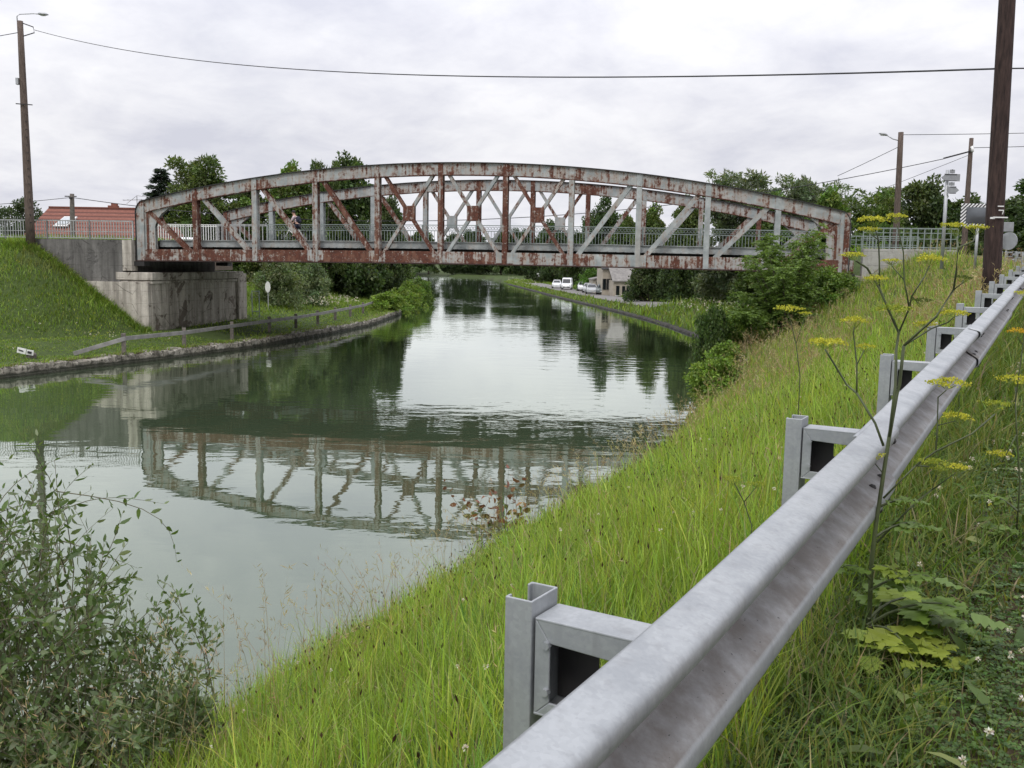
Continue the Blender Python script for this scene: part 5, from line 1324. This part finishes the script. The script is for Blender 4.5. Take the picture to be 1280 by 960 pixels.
PS_MAIN = [(0.011,[(0.0,0.0,0.0),(-0.007,-0.031,0.098),(0.022,0.005,0.28),(0.024,-0.016,0.406),(0.05,0.012,0.537),(0.059,0.015,0.577),(0.037,-0.052,0.712)]),(0.006,[(0.037,-0.052,0.712),(0.131,-0.058,0.807),(0.225,0.04,0.891),(0.198,-0.029,0.949),(0.196,-0.032,1.025),(0.232,0.059,1.062)]),(0.003,[(0.225,0.04,0.891),(0.23,-0.004,0.913),(0.255,0.04,0.923)]),(0.004,[(0.196,-0.032,1.025),(0.257,-0.003,1.048),(0.272,0.017,1.069)]),(0.007,[(0.024,-0.016,0.406),(0.023,-0.042,0.583),(0.041,0.016,0.696),(0.057,0.044,0.747),(0.013,0.003,0.802),(-0.022,0.029,0.892),(-0.069,0.021,0.957),(-0.132,-0.052,0.979)]),(0.004,[(-0.022,0.029,0.892),(-0.027,0.031,0.978),(-0.042,0.011,1.048),(-0.07,-0.024,1.085)]),(0.003,[(-0.042,0.011,1.048),(-0.093,-0.056,1.063)]),(0.005,[(0.057,0.044,0.747),(0.086,0.044,0.828),(0.072,-0.003,0.869),(0.119,0.026,0.929),(0.143,0.045,0.968)]),(0.004,[(0.086,0.044,0.828),(0.056,0.026,0.92),(0.057,0.051,1.011),(0.006,-0.013,1.094)]),(0.003,[(0.072,-0.003,0.869),(0.113,0.036,0.844)]),(0.003,[(0.057,0.044,0.747),(0.018,-0.007,0.795)]),(0.003,[(-0.022,0.029,0.892),(-0.025,0.052,0.907)]),(0.003,[(0.056,0.026,0.92),(0.019,0.045,0.966)]),(0.006,[(-0.005,-0.048,0.385),(-0.035,-0.044,0.458),(-0.097,-0.034,0.554),(-0.099,0.056,0.569),(-0.188,-0.008,0.676),(-0.192,0.015,0.69)]),(0.004,[(-0.097,-0.034,0.554),(-0.099,-0.024,0.645),(-0.108,0.001,0.748),(-0.111,-0.014,0.767)]),(0.003,[(-0.099,-0.024,0.645),(-0.077,-0.018,0.692)]),(0.005,[(0.029,0.01,0.197),(0.129,0.01,0.309),(0.191,0.049,0.299)]),(0.005,[(0.022,0.022,0.041),(0.155,0.051,0.175),(0.203,0.043,0.22),(0.223,0.059,0.267)]),(0.005,[(0.129,0.01,0.309),(0.197,0.021,0.357),(0.284,-0.04,0.429),(0.394,0.043,0.482)]),(0.004,[(0.197,0.021,0.357),(0.212,0.056,0.438),(0.204,0.049,0.534),(0.211,0.008,0.564)]),(0.003,[(0.212,0.056,0.438),(0.259,0.026,0.46)]),(0.003,[(0.203,0.043,0.22),(0.243,-0.035,0.298)]),(0.003,[(0.022,0.005,0.28),(-0.006,0.04,0.322)]),(0.004,[(0.037,-0.052,0.712),(0.149,0.009,0.765),(0.185,-0.026,0.788),(0.19,-0.052,0.806)]),(0.003,[(0.149,0.009,0.765),(0.145,0.042,0.768)])]
PU_MAIN = [((0.218,0.059,1.103),0.039,0,(0.232,0.059,1.062)),((0.242,-0.049,1.092),0.034,0,(0.272,0.017,1.069)),((0.252,0.036,0.934),0.029,1,(0.255,0.04,0.923)),((-0.13,-0.011,1.0),0.039,0,(-0.132,-0.052,0.979)),((-0.083,-0.042,1.112),0.045,0,(-0.07,-0.024,1.085)),((-0.088,-0.025,1.082),0.034,0,(-0.093,-0.056,1.063)),((0.138,0.032,0.994),0.047,0,(0.143,0.045,0.968)),((0.024,0.045,1.128),0.034,0,(0.006,-0.013,1.094)),((0.08,-0.055,0.86),0.032,1,(0.113,0.036,0.844)),((0.021,0.014,0.828),0.058,2,(0.018,-0.007,0.795)),((-0.069,-0.055,0.927),0.037,0,(-0.025,0.052,0.907)),((0.008,0.026,0.984),0.029,0,(0.019,0.045,0.966)),((-0.199,-0.02,0.719),0.063,0,(-0.192,0.015,0.69)),((-0.092,0.046,0.787),0.045,0,(-0.111,-0.014,0.767)),((-0.047,0.058,0.702),0.034,0,(-0.077,-0.018,0.692)),((0.177,0.001,0.328),0.047,2,(0.191,0.049,0.299)),((0.227,0.06,0.291),0.026,2,(0.223,0.059,0.267)),((0.363,-0.023,0.526),0.045,2,(0.394,0.043,0.482)),((0.188,-0.051,0.598),0.063,0,(0.211,0.008,0.564)),((0.256,0.012,0.479),0.047,0,(0.259,0.026,0.46)),((0.237,-0.056,0.322),0.037,0,(0.243,-0.035,0.298)),((-0.036,-0.036,0.353),0.039,0,(-0.006,0.04,0.322)),((0.208,-0.011,0.819),0.047,0,(0.19,-0.052,0.806)),((0.129,0.013,0.78),0.037,0,(0.145,0.042,0.768))]
PS_SECOND = [(0.006,[(0.0,0.0,0.0),(-0.054,-0.041,0.229),(-0.08,-0.055,0.375),(-0.031,0.044,0.428)]),(0.004,[(-0.054,-0.041,0.229),(-0.099,-0.022,0.096),(-0.072,0.055,0.099)]),(0.004,[(-0.08,-0.055,0.375),(-0.012,0.048,0.619),(-0.046,-0.015,0.823)]),(0.003,[(-0.012,0.048,0.619),(-0.067,-0.005,0.658)])]
PU_SECOND = [((-0.055,0.002,0.473),0.082,0,(-0.031,0.044,0.428)),((-0.093,0.017,0.132),0.054,0,(-0.072,0.055,0.099)),((-0.035,0.011,0.854),0.047,0,(-0.046,-0.015,0.823)),((-0.063,0.007,0.686),0.043,3,(-0.067,-0.005,0.658))]
PS_THIRD = [(0.007,[(0.0,0.0,0.0),(-0.044,0.014,0.267),(-0.09,0.053,0.465),(-0.128,0.001,0.52)]),(0.004,[(-0.044,0.014,0.267),(-0.001,-0.008,0.456),(0.021,0.026,0.495)])]
PU_THIRD = [((-0.14,-0.031,0.568),0.113,0,(-0.128,0.001,0.52)),((0.004,-0.024,0.53),0.053,0,(0.021,0.026,0.495))]
PS_FOURTH = [(0.005,[(0.0,0.0,0.0),(-0.026,0.057,0.095),(-0.088,0.003,0.196)]),(0.003,[(-0.026,0.057,0.095),(0.011,0.006,0.175)])]
PU_FOURTH = [((-0.112,-0.059,0.231),0.045,2,(-0.088,0.003,0.196)),((0.009,-0.01,0.197),0.042,2,(0.011,0.006,0.175))]
LG = (.125, .195, .038); LY = (.25, .30, .045); LL = (.19, .25, .04)
parsnip('tall wild parsnip with yellow flower heads in front of the barrier joint', (1.215, 3.12), 3.95 - gz(1.215, 3.12), PS_MAIN, PU_MAIN,
    [(.06, (.8, -.75), .42, LY, .55, .75), (.03, (-.5, -.75), .34, LG, .5, .8), (.05, (.95, .1), .46, LG, .75, .8), (.09, (.2, -1), .40, LY, .6, .85), (.06, (-.3, -.9), .30, LL, .8, .8), (.10, (.9, -.35), .40, LG, .9, .75), (.05, (.5, .6), .42, LG, .9, .7),
     (.22, (.7, -.5), .26, LG, .9, .6), (.26, (-.6, -.4), .2, LG, .9, .6), (.40, (.9, .2), .24, LG, .7, .6), (.12, (1, .45), .36, LL, .7, .8), (.30, (.3, -.9), .22, LL, .6, .8), (.50, (.8, -.1), .16, LG, .7, .5)], 1)
parsnip('smaller parsnip with flat yellow heads near the right picture edge', (2.30, 4.25), 3.96 - gz(2.30, 4.25), PS_SECOND, PU_SECOND, [(.03, (-.8, -.5), .3, LG, .8, .8), (.03, (.6, -.7), .3, LL, .8, .8), (.15, (-.4, .3), .2, LG, .8, .6)], 2)
parsnip('distant parsnip with one big yellow head above the dry bank grass', (2.413, 8.0), 4.01 - gz(2.413, 8.0), PS_THIRD, PU_THIRD, [(.05, (-.8, -.5), .3, LG, .8, .8)], 3)
parsnip('small budding parsnip with greenish heads on the bank below the barrier', (1.10, 4.25), 3.74 - gz(1.10, 4.25), PS_FOURTH, PU_FOURTH, [(.05, (-.8, -.5), .2, LG, .8, .8)], 4)

# ------------------------------------------------------------------ grasses and small herbs (uncountable)
def stuff(name, arr, mat, label=None, cat=None):
    o = npmesh(name, arr[0], arr[1], arr[2], arr[3], mat); o['kind'] = 'stuff'
    if label: o['label'] = label; o['category'] = cat
    return o
def scatter(n, x0, x1, y0, y1, test):
    x = RNG.uniform(x0, x1, n); y = RNG.uniform(y0, y1, n); k = test(x, y); x, y = x[k], y[k]
    return np.stack([x, y, ground(x, y) - .015], 1)
def inview(x, y, m=.9): return np.abs(x) < .57 * y + m
def pn(x, y, s=1., ph=0.):
    return (np.sin(x * 1.3 * s + ph) + np.sin(y * 1.1 * s + 1.7 * ph) + np.sin((x + y) * .73 * s + 2 * ph) + np.sin((x - y) * 1.9 * s - ph)) / 4
BG = [(.185, .275, .034), (.23, .325, .044), (.15, .23, .034), (.26, .33, .06), (.20, .29, .038)]
onbank = lambda x, y: (x > RW(y) - .05) & (x < RE(y) + .22) & inview(x, y)
parts = []
for (y0, y1, dens, h0, w0) in ((.9, 3, 1900, .27, .0052), (3, 6, 1250, .29, .0062), (6, 12, 700, .31, .0085), (12, 24, 300, .34, .015), (24, 48, 110, .38, .026)):
    xa, xb = -.57 * y1 - 1, min(.57 * y1 + 1, 20)
    P = scatter(int((xb - xa) * (y1 - y0) * dens), xa, xb, y0, y1, onbank)
    n = len(P); k = pn(P[:, 0], P[:, 1], 1.4)
    cl_ = pn(P[:, 0], P[:, 1], 4.5, 1.3) + .6 * pn(P[:, 0], P[:, 1], 9.0, .4)
    h = h0 * RNG.uniform(.4, 1.25, n) * (1 + .30 * k + .45 * cl_).clip(.45, 2.1) * np.where(RNG.uniform(size=n) < .07, 1.65, 1.); w = w0 * RNG.uniform(.6, 1.35, n)
    col = palette(n, BG, .2) * (1 + .16 * pn(P[:, 0], P[:, 1], 2.3, 2) + .16 * cl_)[:, None]; yl = (pn(P[:, 0], P[:, 1], 1.9, 5) > .25) & (RNG.uniform(size=n) < .6); col[yl] = col[yl] * np.array([1.18, 1.0, .95]); bl = (pn(P[:, 0], P[:, 1], 2.7, 8) > .4) & (RNG.uniform(size=n) < .7); col[bl] = col[bl] * np.array([.62, .78, 1.0])
    dry = RNG.uniform(size=n) < (.07 + .08 * (pn(P[:, 0], P[:, 1], .8, 4) > .3) + .16 * sstep(20, 40, P[:, 1]))
    col[dry] = palette(dry.sum(), [(.26, .22, .11), (.32, .27, .15), (.21, .19, .08)], .15)
    parts.append(blade_arrays(P, h, w, RNG.uniform(.05, .75, n), col, None, 3, col * 1.15 + .012))
stuff('bank_grass', join(*parts), MT['grass'])

def stalks(P, h, col, headcol, hw=.006, hl=.045, nh=9, sw=.0022, lean=.25):
    """thin seed stalks with a loose panicle"""
    n = len(P); az = RNG.uniform(0, 6.28, n); ln = RNG.uniform(0, lean * 2, n)
    a = blade_arrays(P, h, sw, ln, col, az, 3)
    d = np.stack([np.cos(az), np.sin(az), np.zeros(n)], 1); ps, ax, cs, L, W = [], [], [], [], []
    for i in range(nh):
        t = RNG.uniform(.74, 1.02, n)
        c = P + d * (ln * h * t * t)[:, None] + np.array([0, 0, 1.]) * (h * t * (1 - .3 * np.clip(ln, 0, 1.5) * t))[:, None]
        ps.append(c); ax.append(unit(d * .5 + np.array([0, 0, .8]) + RNG.normal(0, .5, (n, 3)))); cs.append(headcol * RNG.uniform(.8, 1.2, (n, 1))); L.append(hl * RNG.uniform(.6, 1.3, n)); W.append(hw * np.ones(n) if np.isscalar(hw) else hw)
    A = np.concatenate(ax); b = leaf_arrays(np.concatenate(ps), A, perp(A), np.concatenate(L), np.concatenate(W), np.concatenate(cs))
    return join(a, b)
STRAW = [(.36, .29, .17), (.42, .35, .22), (.30, .24, .13), (.33, .22, .14)]
parts = []
def addst(P, h0, hw, hl, nh, sw, lean=.25):
    n = len(P); 
    if n: parts.append(stalks(P, h0 * RNG.uniform(.7, 1.2, n), palette(n, STRAW, .15) * .8, palette(n, STRAW, .15), hw, hl, nh, sw, lean))
addst(scatter(2600, -6, 4, 2.2, 14, lambda x, y: onbank(x, y) & (RNG.uniform(size=len(x)) < .28)), .55, .0035, .03, 9, .0018, .3)
addst(scatter(2800, -4, 7, 9, 28, lambda x, y: onbank(x, y) & (x - RW(y) < 1.3)), 1.0, .007, .07, 10, .006, .45)
addst(scatter(3000, 0, 20, 17, 46, lambda x, y: onbank(x, y) & (pn(x, y, .9) > -.15) & (x - RW(y) < 5.0)), .85, .013, .10, 9, .010, .3)
addst(scatter(1300, 4, 20, 28, 47, lambda x, y: onbank(x, y) & (x - RW(y) > 4)), .8, .013, .10, 8, .010, .3)
addst(scatter(2600, 5, 17, 28, 45, lambda x, y: onbank(x, y) & (x - RW(y) > .8) & (x - RW(y) < 3.6) & (RNG.uniform(size=len(x)) < .45)), 1.15, .014, .11, 10, .011, .35)
addst(scatter(300, 6.6, 8.6, 14.6, 17.0, lambda x, y: (x < RE(y) - .2)), .95, .012, .09, 9, .006, .25)
addst(scatter(260, -4.5, -1.2, 4.6, 6.2, lambda x, y: inview(x, y) & (x > RW(y))), 1.05, .005, .05, 12, .003, .8)
addst(scatter(120, 12, 17, 26, 34, lambda x, y: (x > RE(y) - 2) & (x < RE(y) + .3)), .8, .012, .09, 9, .008, .3)
stuff('dry_grass', join(*parts), MT['grass'])
# plantain heads: dark brown spikes on thin stalks
P = scatter(9000, -8, 8, 1.2, 18, lambda x, y: onbank(x, y) & (RNG.uniform(size=len(x)) < .16 + .3 * (pn(x, y, 1.7, 3) > .1)))
n = len(P); h = RNG.uniform(.26, .50, n); sc = 1 + .05 * P[:, 1]
a = blade_arrays(P, h, np.full(n, .0022) * sc, RNG.uniform(0, .25, n) * 0, palette(n, [(.12, .15, .05), (.16, .15, .07)]), None, 2)
top = P + np.array([0, 0, 1.]) * h[:, None] * .97; ax = unit(RNG.normal(0, .22, (n, 3)) + np.array([0, 0, 1.])); cc = palette(n, [(.045, .025, .018), (.07, .04, .025), (.09, .06, .035)])
hl = RNG.uniform(.018, .035, n) * (1 + .035 * P[:, 1])
s1 = perp(ax); b = leaf_arrays(top, ax, s1, hl, np.full(n, .0085) * sc, cc, .5); c = leaf_arrays(top, ax, np.cross(ax, s1), hl, np.full(n, .0085) * sc, cc, .5)
stuff('plantain_flower_heads', join(a, b, c), MT['grass'])
# verge on the road side of the barrier: short grass, clover, bare patches
vd = lambda x, y: (x - RE(y)) * .868
onverge = lambda x, y: (vd(x, y) > .16) & (vd(x, y) < 1.75) & inview(x, y, .5)
bare = lambda x, y: (sstep(.72, 1.35, vd(x, y) + .22 * pn(x, y, 3.1, 1))) * .82
parts = []
for (y0, y1, dens, h0, w0) in ((.9, 3.2, 2600, .12, .005), (3.2, 6.5, 1700, .14, .0065), (6.5, 14, 600, .2, .011), (14, 30, 120, .28, .02)):
    xa, xb = max(-.57 * y1 - 1, RE(y0)), .57 * y1 + .8
    P = scatter(int((xb - xa) * (y1 - y0) * dens), xa, xb, y0, y1, lambda x, y: onverge(x, y) & (RNG.uniform(size=len(x)) > bare(x, y)))
    n = len(P); k = sstep(.9, .3, vd(P[:, 0], P[:, 1]))
    h = h0 * RNG.uniform(.4, 1.3, n) * (.48 + 1.2 * k) * (1 + .3 * pn(P[:, 0], P[:, 1], 3)); col = palette(n, [(.10, .155, .03), (.13, .185, .036), (.08, .13, .028), (.18, .20, .05)], .18)
    dry = RNG.uniform(size=n) < .09; col[dry] = palette(dry.sum(), [(.22, .18, .10), (.28, .23, .13)], .15)
    parts.append(blade_arrays(P, h, w0 * RNG.uniform(.6, 1.6, n), RNG.uniform(.1, 1.1, n), col, None, 3, col * 1.1))
stuff('verge_grass', join(*parts), MT['grass'])
parts = []
for (y0, y1, dens, L0) in ((.9, 3.4, 4200, .0125), (3.4, 6.5, 2300, .0165), (6.5, 12, 650, .025)):
    xa, xb = max(-.57 * y1 - 1, RE(y0)), .57 * y1 + .8
    P = scatter(int((xb - xa) * (y1 - y0) * dens), xa, xb, y0, y1, lambda x, y: onverge(x, y) & (RNG.uniform(size=len(x)) > bare(x, y) * .8) & (pn(x, y, 2.6, 5) > -.5))
    n = len(P); P[:, 2] += RNG.uniform(.015, .075, n); g0 = RNG.uniform(0, 6.28, n); tl = RNG.normal(0, .28, (n, 3)); col = palette(n, [(.065, .125, .028), (.085, .15, .034), (.05, .10, .024), (.11, .155, .05)], .2)
    for k in range(3):
        g = g0 + 2.094 * k; ax = unit(np.stack([np.cos(g), np.sin(g), np.full(n, .15)], 1) + tl * .6); sd = unit(np.cross(ax, np.array([0, 0, 1.]) + tl)); L = L0 * RNG.uniform(.7, 1.4, n)
        parts.append(leaf_arrays(P, ax, sd, L, L * .95, col, .62))
stuff('clover_leaves', join(*parts), MT['leaf'])
# broad weed leaves mixed into the verge and under the barrier
P = scatter(9500, -1, 7, 1.2, 10, lambda x, y: (vd(x, y) > .02) & (vd(x, y) < 1.2) & inview(x, y, .4) & (RNG.uniform(size=len(x)) < .42))
n = len(P); g = RNG.uniform(0, 6.28, n); ax = unit(np.stack([np.cos(g), np.sin(g), RNG.uniform(.15, 1.3, n)], 1)); sd = unit(np.cross(ax, np.array([0, 0, 1.])) + RNG.normal(0, .25, (n, 3))); L = RNG.uniform(.05, .15, n)
P[:, 2] += RNG.uniform(0, .10, n)
stuff('weed_leaves', keel_arrays(P, ax, L, L * RNG.uniform(.14, .36, n), palette(n, [(.075, .125, .028), (.10, .155, .034), (.12, .165, .04), (.06, .10, .024), (.16, .19, .055)], .2)), MT['leaf'])
# white clover heads, daisies and the small yellow flowers
def balls(P, r_, cols, npt=9):
    n = len(P); ps, ax = [], []
    for i in range(npt): d = rand_dirs(n, .4); ps.append(P + d * (r_ * .25)[:, None]); ax.append(d)
    A = np.concatenate(ax); return leaf_arrays(np.concatenate(ps), A, perp(A), np.tile(r_, npt), np.tile(r_ * .55, npt), np.concatenate([palette(n, cols, .08) for _ in range(npt)]))
P = scatter(5200, 0, 8, 1.2, 11, lambda x, y: (vd(x, y) > .33) & (vd(x, y) < 1.6) & inview(x, y, .4) & (pn(x, y, 2.2, 7) > -.15) & (RNG.uniform(size=len(x)) < .26 + .3 * (pn(x, y, 2.9, 2) > .25))); P[:, 2] += RNG.uniform(.07, .16, len(P))
Pb = scatter(500, -6, 6, 1.5, 14, lambda x, y: onbank(x, y) & (RNG.uniform(size=len(x)) < .3)); Pb[:, 2] += RNG.uniform(.22, .36, len(Pb))
P = np.concatenate([P, Pb]); PW = [(.62, .58, .52), (.70, .67, .62), (.60, .50, .48)]
parts = [balls(P, RNG.uniform(.0065, .0105, len(P)) * (1 + .06 * P[:, 1]), PW, 20)]
P = scatter(700, -6, 9, 1.5, 14, lambda x, y: (x > RW(y)) & (vd(x, y) < 1.1) & inview(x, y) & (RNG.uniform(size=len(x)) < .22)); P[:, 2] += RNG.uniform(.06, .3, len(P))
parts.append(balls(P, RNG.uniform(.004, .008, len(P)) * (1 + .05 * P[:, 1]), YEL))
stuff('wild_flowers', join(*parts), MT['petal'])
# leaf litter and grit on the bare strip
P = scatter(5200, 0, 9, 1.2, 11, lambda x, y: (vd(x, y) > .45) & (vd(x, y) < 2.2) & inview(x, y, .4)); n = len(P); P[:, 2] += .02
ax = unit(RNG.normal(size=(n, 3)) * np.array([1, 1, .25])); sd = unit(np.cross(ax, np.array([0, 0, 1.]) + RNG.normal(0, .3, (n, 3)))); L = RNG.uniform(.006, .028, n)
stuff('leaf_litter', leaf_arrays(P, ax, sd, L, L * .5, palette(n, [(.10, .055, .04), (.15, .11, .08), (.06, .04, .03), (.20, .17, .14)], .2)), MT['leaf'])

# left bank and embankment
LGR = [(.14, .22, .034), (.175, .26, .042), (.105, .175, .03), (.21, .265, .055)]
parts = []
P = scatter(105000, -48, -14, 30, 58, lambda x, y: (x < LW(y) - .35) & (((x - P0[0]) * N2[0] + (y - P0[1]) * N2[1] < -.5)) & inview(x, y, 14)); n = len(P)
steep = sstep(.9, 1.6, P[:, 2]); h = (.10 + .24 * steep) * RNG.uniform(.5, 1.4, n) * (1 + .5 * pn(P[:, 0], P[:, 1], 1.0))
col = palette(n, LGR, .2) * (1 + .32 * pn(P[:, 0], P[:, 1], .9, 3) * steep)[:, None]; tan = (pn(P[:, 0], P[:, 1], .7, 6) > .32) & (steep > .4); col[tan] = col[tan] * .55 + np.array([.075, .065, .03])
parts.append(blade_arrays(P, h, RNG.uniform(.022, .05, n), RNG.uniform(.2, 1.1, n), col, None, 2))
P = scatter(42000, -34, -9, 56, 118, lambda x, y: (x < LW(y) - .4) & inview(x, y, 1)); n = len(P)
h = (.12 + .4 * sstep(5, 9, (LW(P[:, 1]) - P[:, 0])) + .3 * sstep(76, 92, P[:, 1])) * RNG.uniform(.5, 1.3, n); col = palette(n, LGR, .18)
parts.append(blade_arrays(P, h, RNG.uniform(.04, .085, n), RNG.uniform(.2, 1., n), col, None, 2))
yq = RNG.uniform(34, 112, 5200); yq = yq[RNG.uniform(size=len(yq)) < .35 + .65 * (pn(yq, yq, 1.7) > .05)]; n = len(yq)
P = np.stack([LW(yq) - RNG.uniform(.05, .6, n), yq, np.full(n, .42)], 1)
parts.append(blade_arrays(P, RNG.uniform(.10, .34, n), RNG.uniform(.025, .05, n), RNG.uniform(.5, 1.8, n), palette(n, LGR + [(.16, .15, .06)], .2), RNG.normal(.3, .8, n), 2))
sq = RNG.uniform(-7.5, 1.2, 2600); n = len(sq); wq = -.95 - np.abs(RNG.normal(0, .25, n)); xq = P0[0] + U2[0] * sq + N2[0] * wq; yq = P0[1] + U2[1] * sq + N2[1] * wq
P = np.stack([xq, yq, ground(xq, yq) - .05], 1); parts.append(blade_arrays(P, RNG.uniform(.2, .6, n), RNG.uniform(.03, .055, n), RNG.uniform(.2, 1.0, n), palette(n, LGR, .25), None, 2))
stuff('left_bank_grass', join(*parts), MT['grass'])
P = scatter(42000, -4, 24, 56, 250, lambda x, y: (x > RW(y) + .12) & (x < RW(y) + 12) & inview(x, y, 1) & ~((x > RW(y) + 2.1) & (x < RW(y) + 6.2) & (y > 96) & (y < 216))); n = len(P)
h = (.22 + .25 * (pn(P[:, 0], P[:, 1], .5) > 0) + .25 * sstep(118, 90, P[:, 1])) * RNG.uniform(.6, 1.5, n)
stuff('right_bank_grass', blade_arrays(P, h, RNG.uniform(.05, .12, n) * (1 + P[:, 1] / 200), RNG.uniform(.2, 1., n), palette(n, LGR + [(.15, .17, .06)], .18), None, 2), MT['grass'])
# flowering weeds along the banks
parts = []
P = scatter(260, -30, -17, 38, 50, lambda x, y: (x < LW(y) - 2) & inview(x, y, 1) & (pn(x, y, .8, 2) > .1)); P[:, 2] += RNG.uniform(.25, .5, len(P)); parts.append(balls(P, RNG.uniform(.035, .07, len(P)), PW, 5))
P = scatter(420, -30, -20, 43, 52, lambda x, y: pn(x, y, .8, 5) > .05); P[:, 2] += RNG.uniform(.25, .5, len(P)); parts.append(balls(P, RNG.uniform(.025, .05, len(P)), [(.42, .42, .05), (.5, .48, .06)], 5))
P = scatter(330, -19, -12.5, 78, 90, lambda x, y: (x < LW(y) - 3.5)); P[:, 2] += RNG.uniform(.5, 1.0, len(P)); parts.append(balls(P, RNG.uniform(.05, .12, len(P)), PW, 5))
P = scatter(260, 14, 22, 66, 92, lambda x, y: (x > RW(y) + 2.5) & (x < RW(y) + 6)); P[:, 2] += RNG.uniform(.4, .9, len(P)); parts.append(balls(P, RNG.uniform(.05, .12, len(P)), PW, 5))
P = scatter(160, -2, 10, 170, 260, lambda x, y: (x > RW(y) + .5) & (x < RW(y) + 4)); P[:, 2] += RNG.uniform(.4, .9, len(P)); parts.append(balls(P, RNG.uniform(.08, .18, len(P)), PW, 5))
stuff('bank_flowers', join(*parts), MT['petal'])

# ------------------------------------------------------------------ sky and light
w = bpy.data.worlds.new("World"); S.world = w; w.use_nodes = True
t = NT(w.node_tree)
SUN_EL, SUN_AZ = 52., 200.
sky = t.n('ShaderNodeTexSky', {'sky_type': 'NISHITA', 'sun_disc': False, 'sun_elevation': R(SUN_EL), 'sun_rotation': R(SUN_AZ), 'air_density': 1.0, 'dust_density': 1.5}).outputs[0]
gdir = t.n('ShaderNodeTexCoord').outputs['Generated']
sx = t.n('ShaderNodeSeparateXYZ', None, Vector=gdir)
den = t.math('ADD', t.math('MAXIMUM', sx.outputs[2], 0.), .26)
flat = t.n('ShaderNodeCombineXYZ', None, X=t.math('DIVIDE', sx.outputs[0], den), Y=t.math('DIVIDE', sx.outputs[1], den), Z=0.).outputs[0]
n1 = t.noise(1.3, t.mapping(flat, (1, .8, 1), (0, 0, .4)), 7, .58, .4)
n2 = t.noise(4.6, t.mapping(flat, (1, 1, 1), (0, 0, .9)), 8, .6, .25)
n3 = t.noise(.6, flat, 3, .5)
f = t.math('ADD', t.math('ADD', t.math('MULTIPLY', n1, .55), t.math('MULTIPLY', n2, .34)), t.math('MULTIPLY', n3, .33))
cl = t.mix(t.mapr(f, .50, .70), (6.7, 6.8, 7.65), (9.2, 9.2, 9.55))
gap = t.mapr(t.noise(.42, t.mapping(flat, (1, 1, 1), (0, 0, 2.2)), 5, .55, .3), .50, .74, .0, .20)
zen = t.mapr(sx.outputs[2], .12, .95, 1.0, 2.3)
cl = t.mix(1.0, cl, t.n('ShaderNodeCombineXYZ', None, X=zen, Y=zen, Z=zen).outputs[0], 'MULTIPLY')
col = t.mix(gap, cl, sky)
bg = t.n('ShaderNodeBackground', None, Color=col, Strength=.1).outputs[0]
t.n('ShaderNodeOutputWorld', None, Surface=bg)
sd_ = bpy.data.lights.new("sun", 'SUN'); sd_.energy = 1.4; sd_.angle = R(14); sd_.color = (1., .97, .92)
so = bpy.data.objects.new("sun", sd_); COL.objects.link(so)
az = R(SUN_AZ); el = R(SUN_EL)
dirv = Vector((math.sin(az) * math.cos(el), math.cos(az) * math.cos(el), math.sin(el)))
so.rotation_euler = (-dirv).to_track_quat('-Z', 'Y').to_euler(); so.location = (0, 0, 60)
S.view_settings.view_transform = 'Standard'; S.view_settings.look = 'None'; S.view_settings.exposure = 0.0; S.view_settings.gamma = 1.0
S.view_settings.use_curve_mapping = False
S.cycles.max_bounces = 8; S.cycles.diffuse_bounces = 3; S.cycles.glossy_bounces = 3; S.cycles.transmission_bounces = 4; S.cycles.transparent_max_bounces = 6
S.cycles.use_adaptive_sampling = True; S.cycles.adaptive_threshold = .02
S.cycles.sample_clamp_indirect = 6.0
S.cycles.use_denoising = True
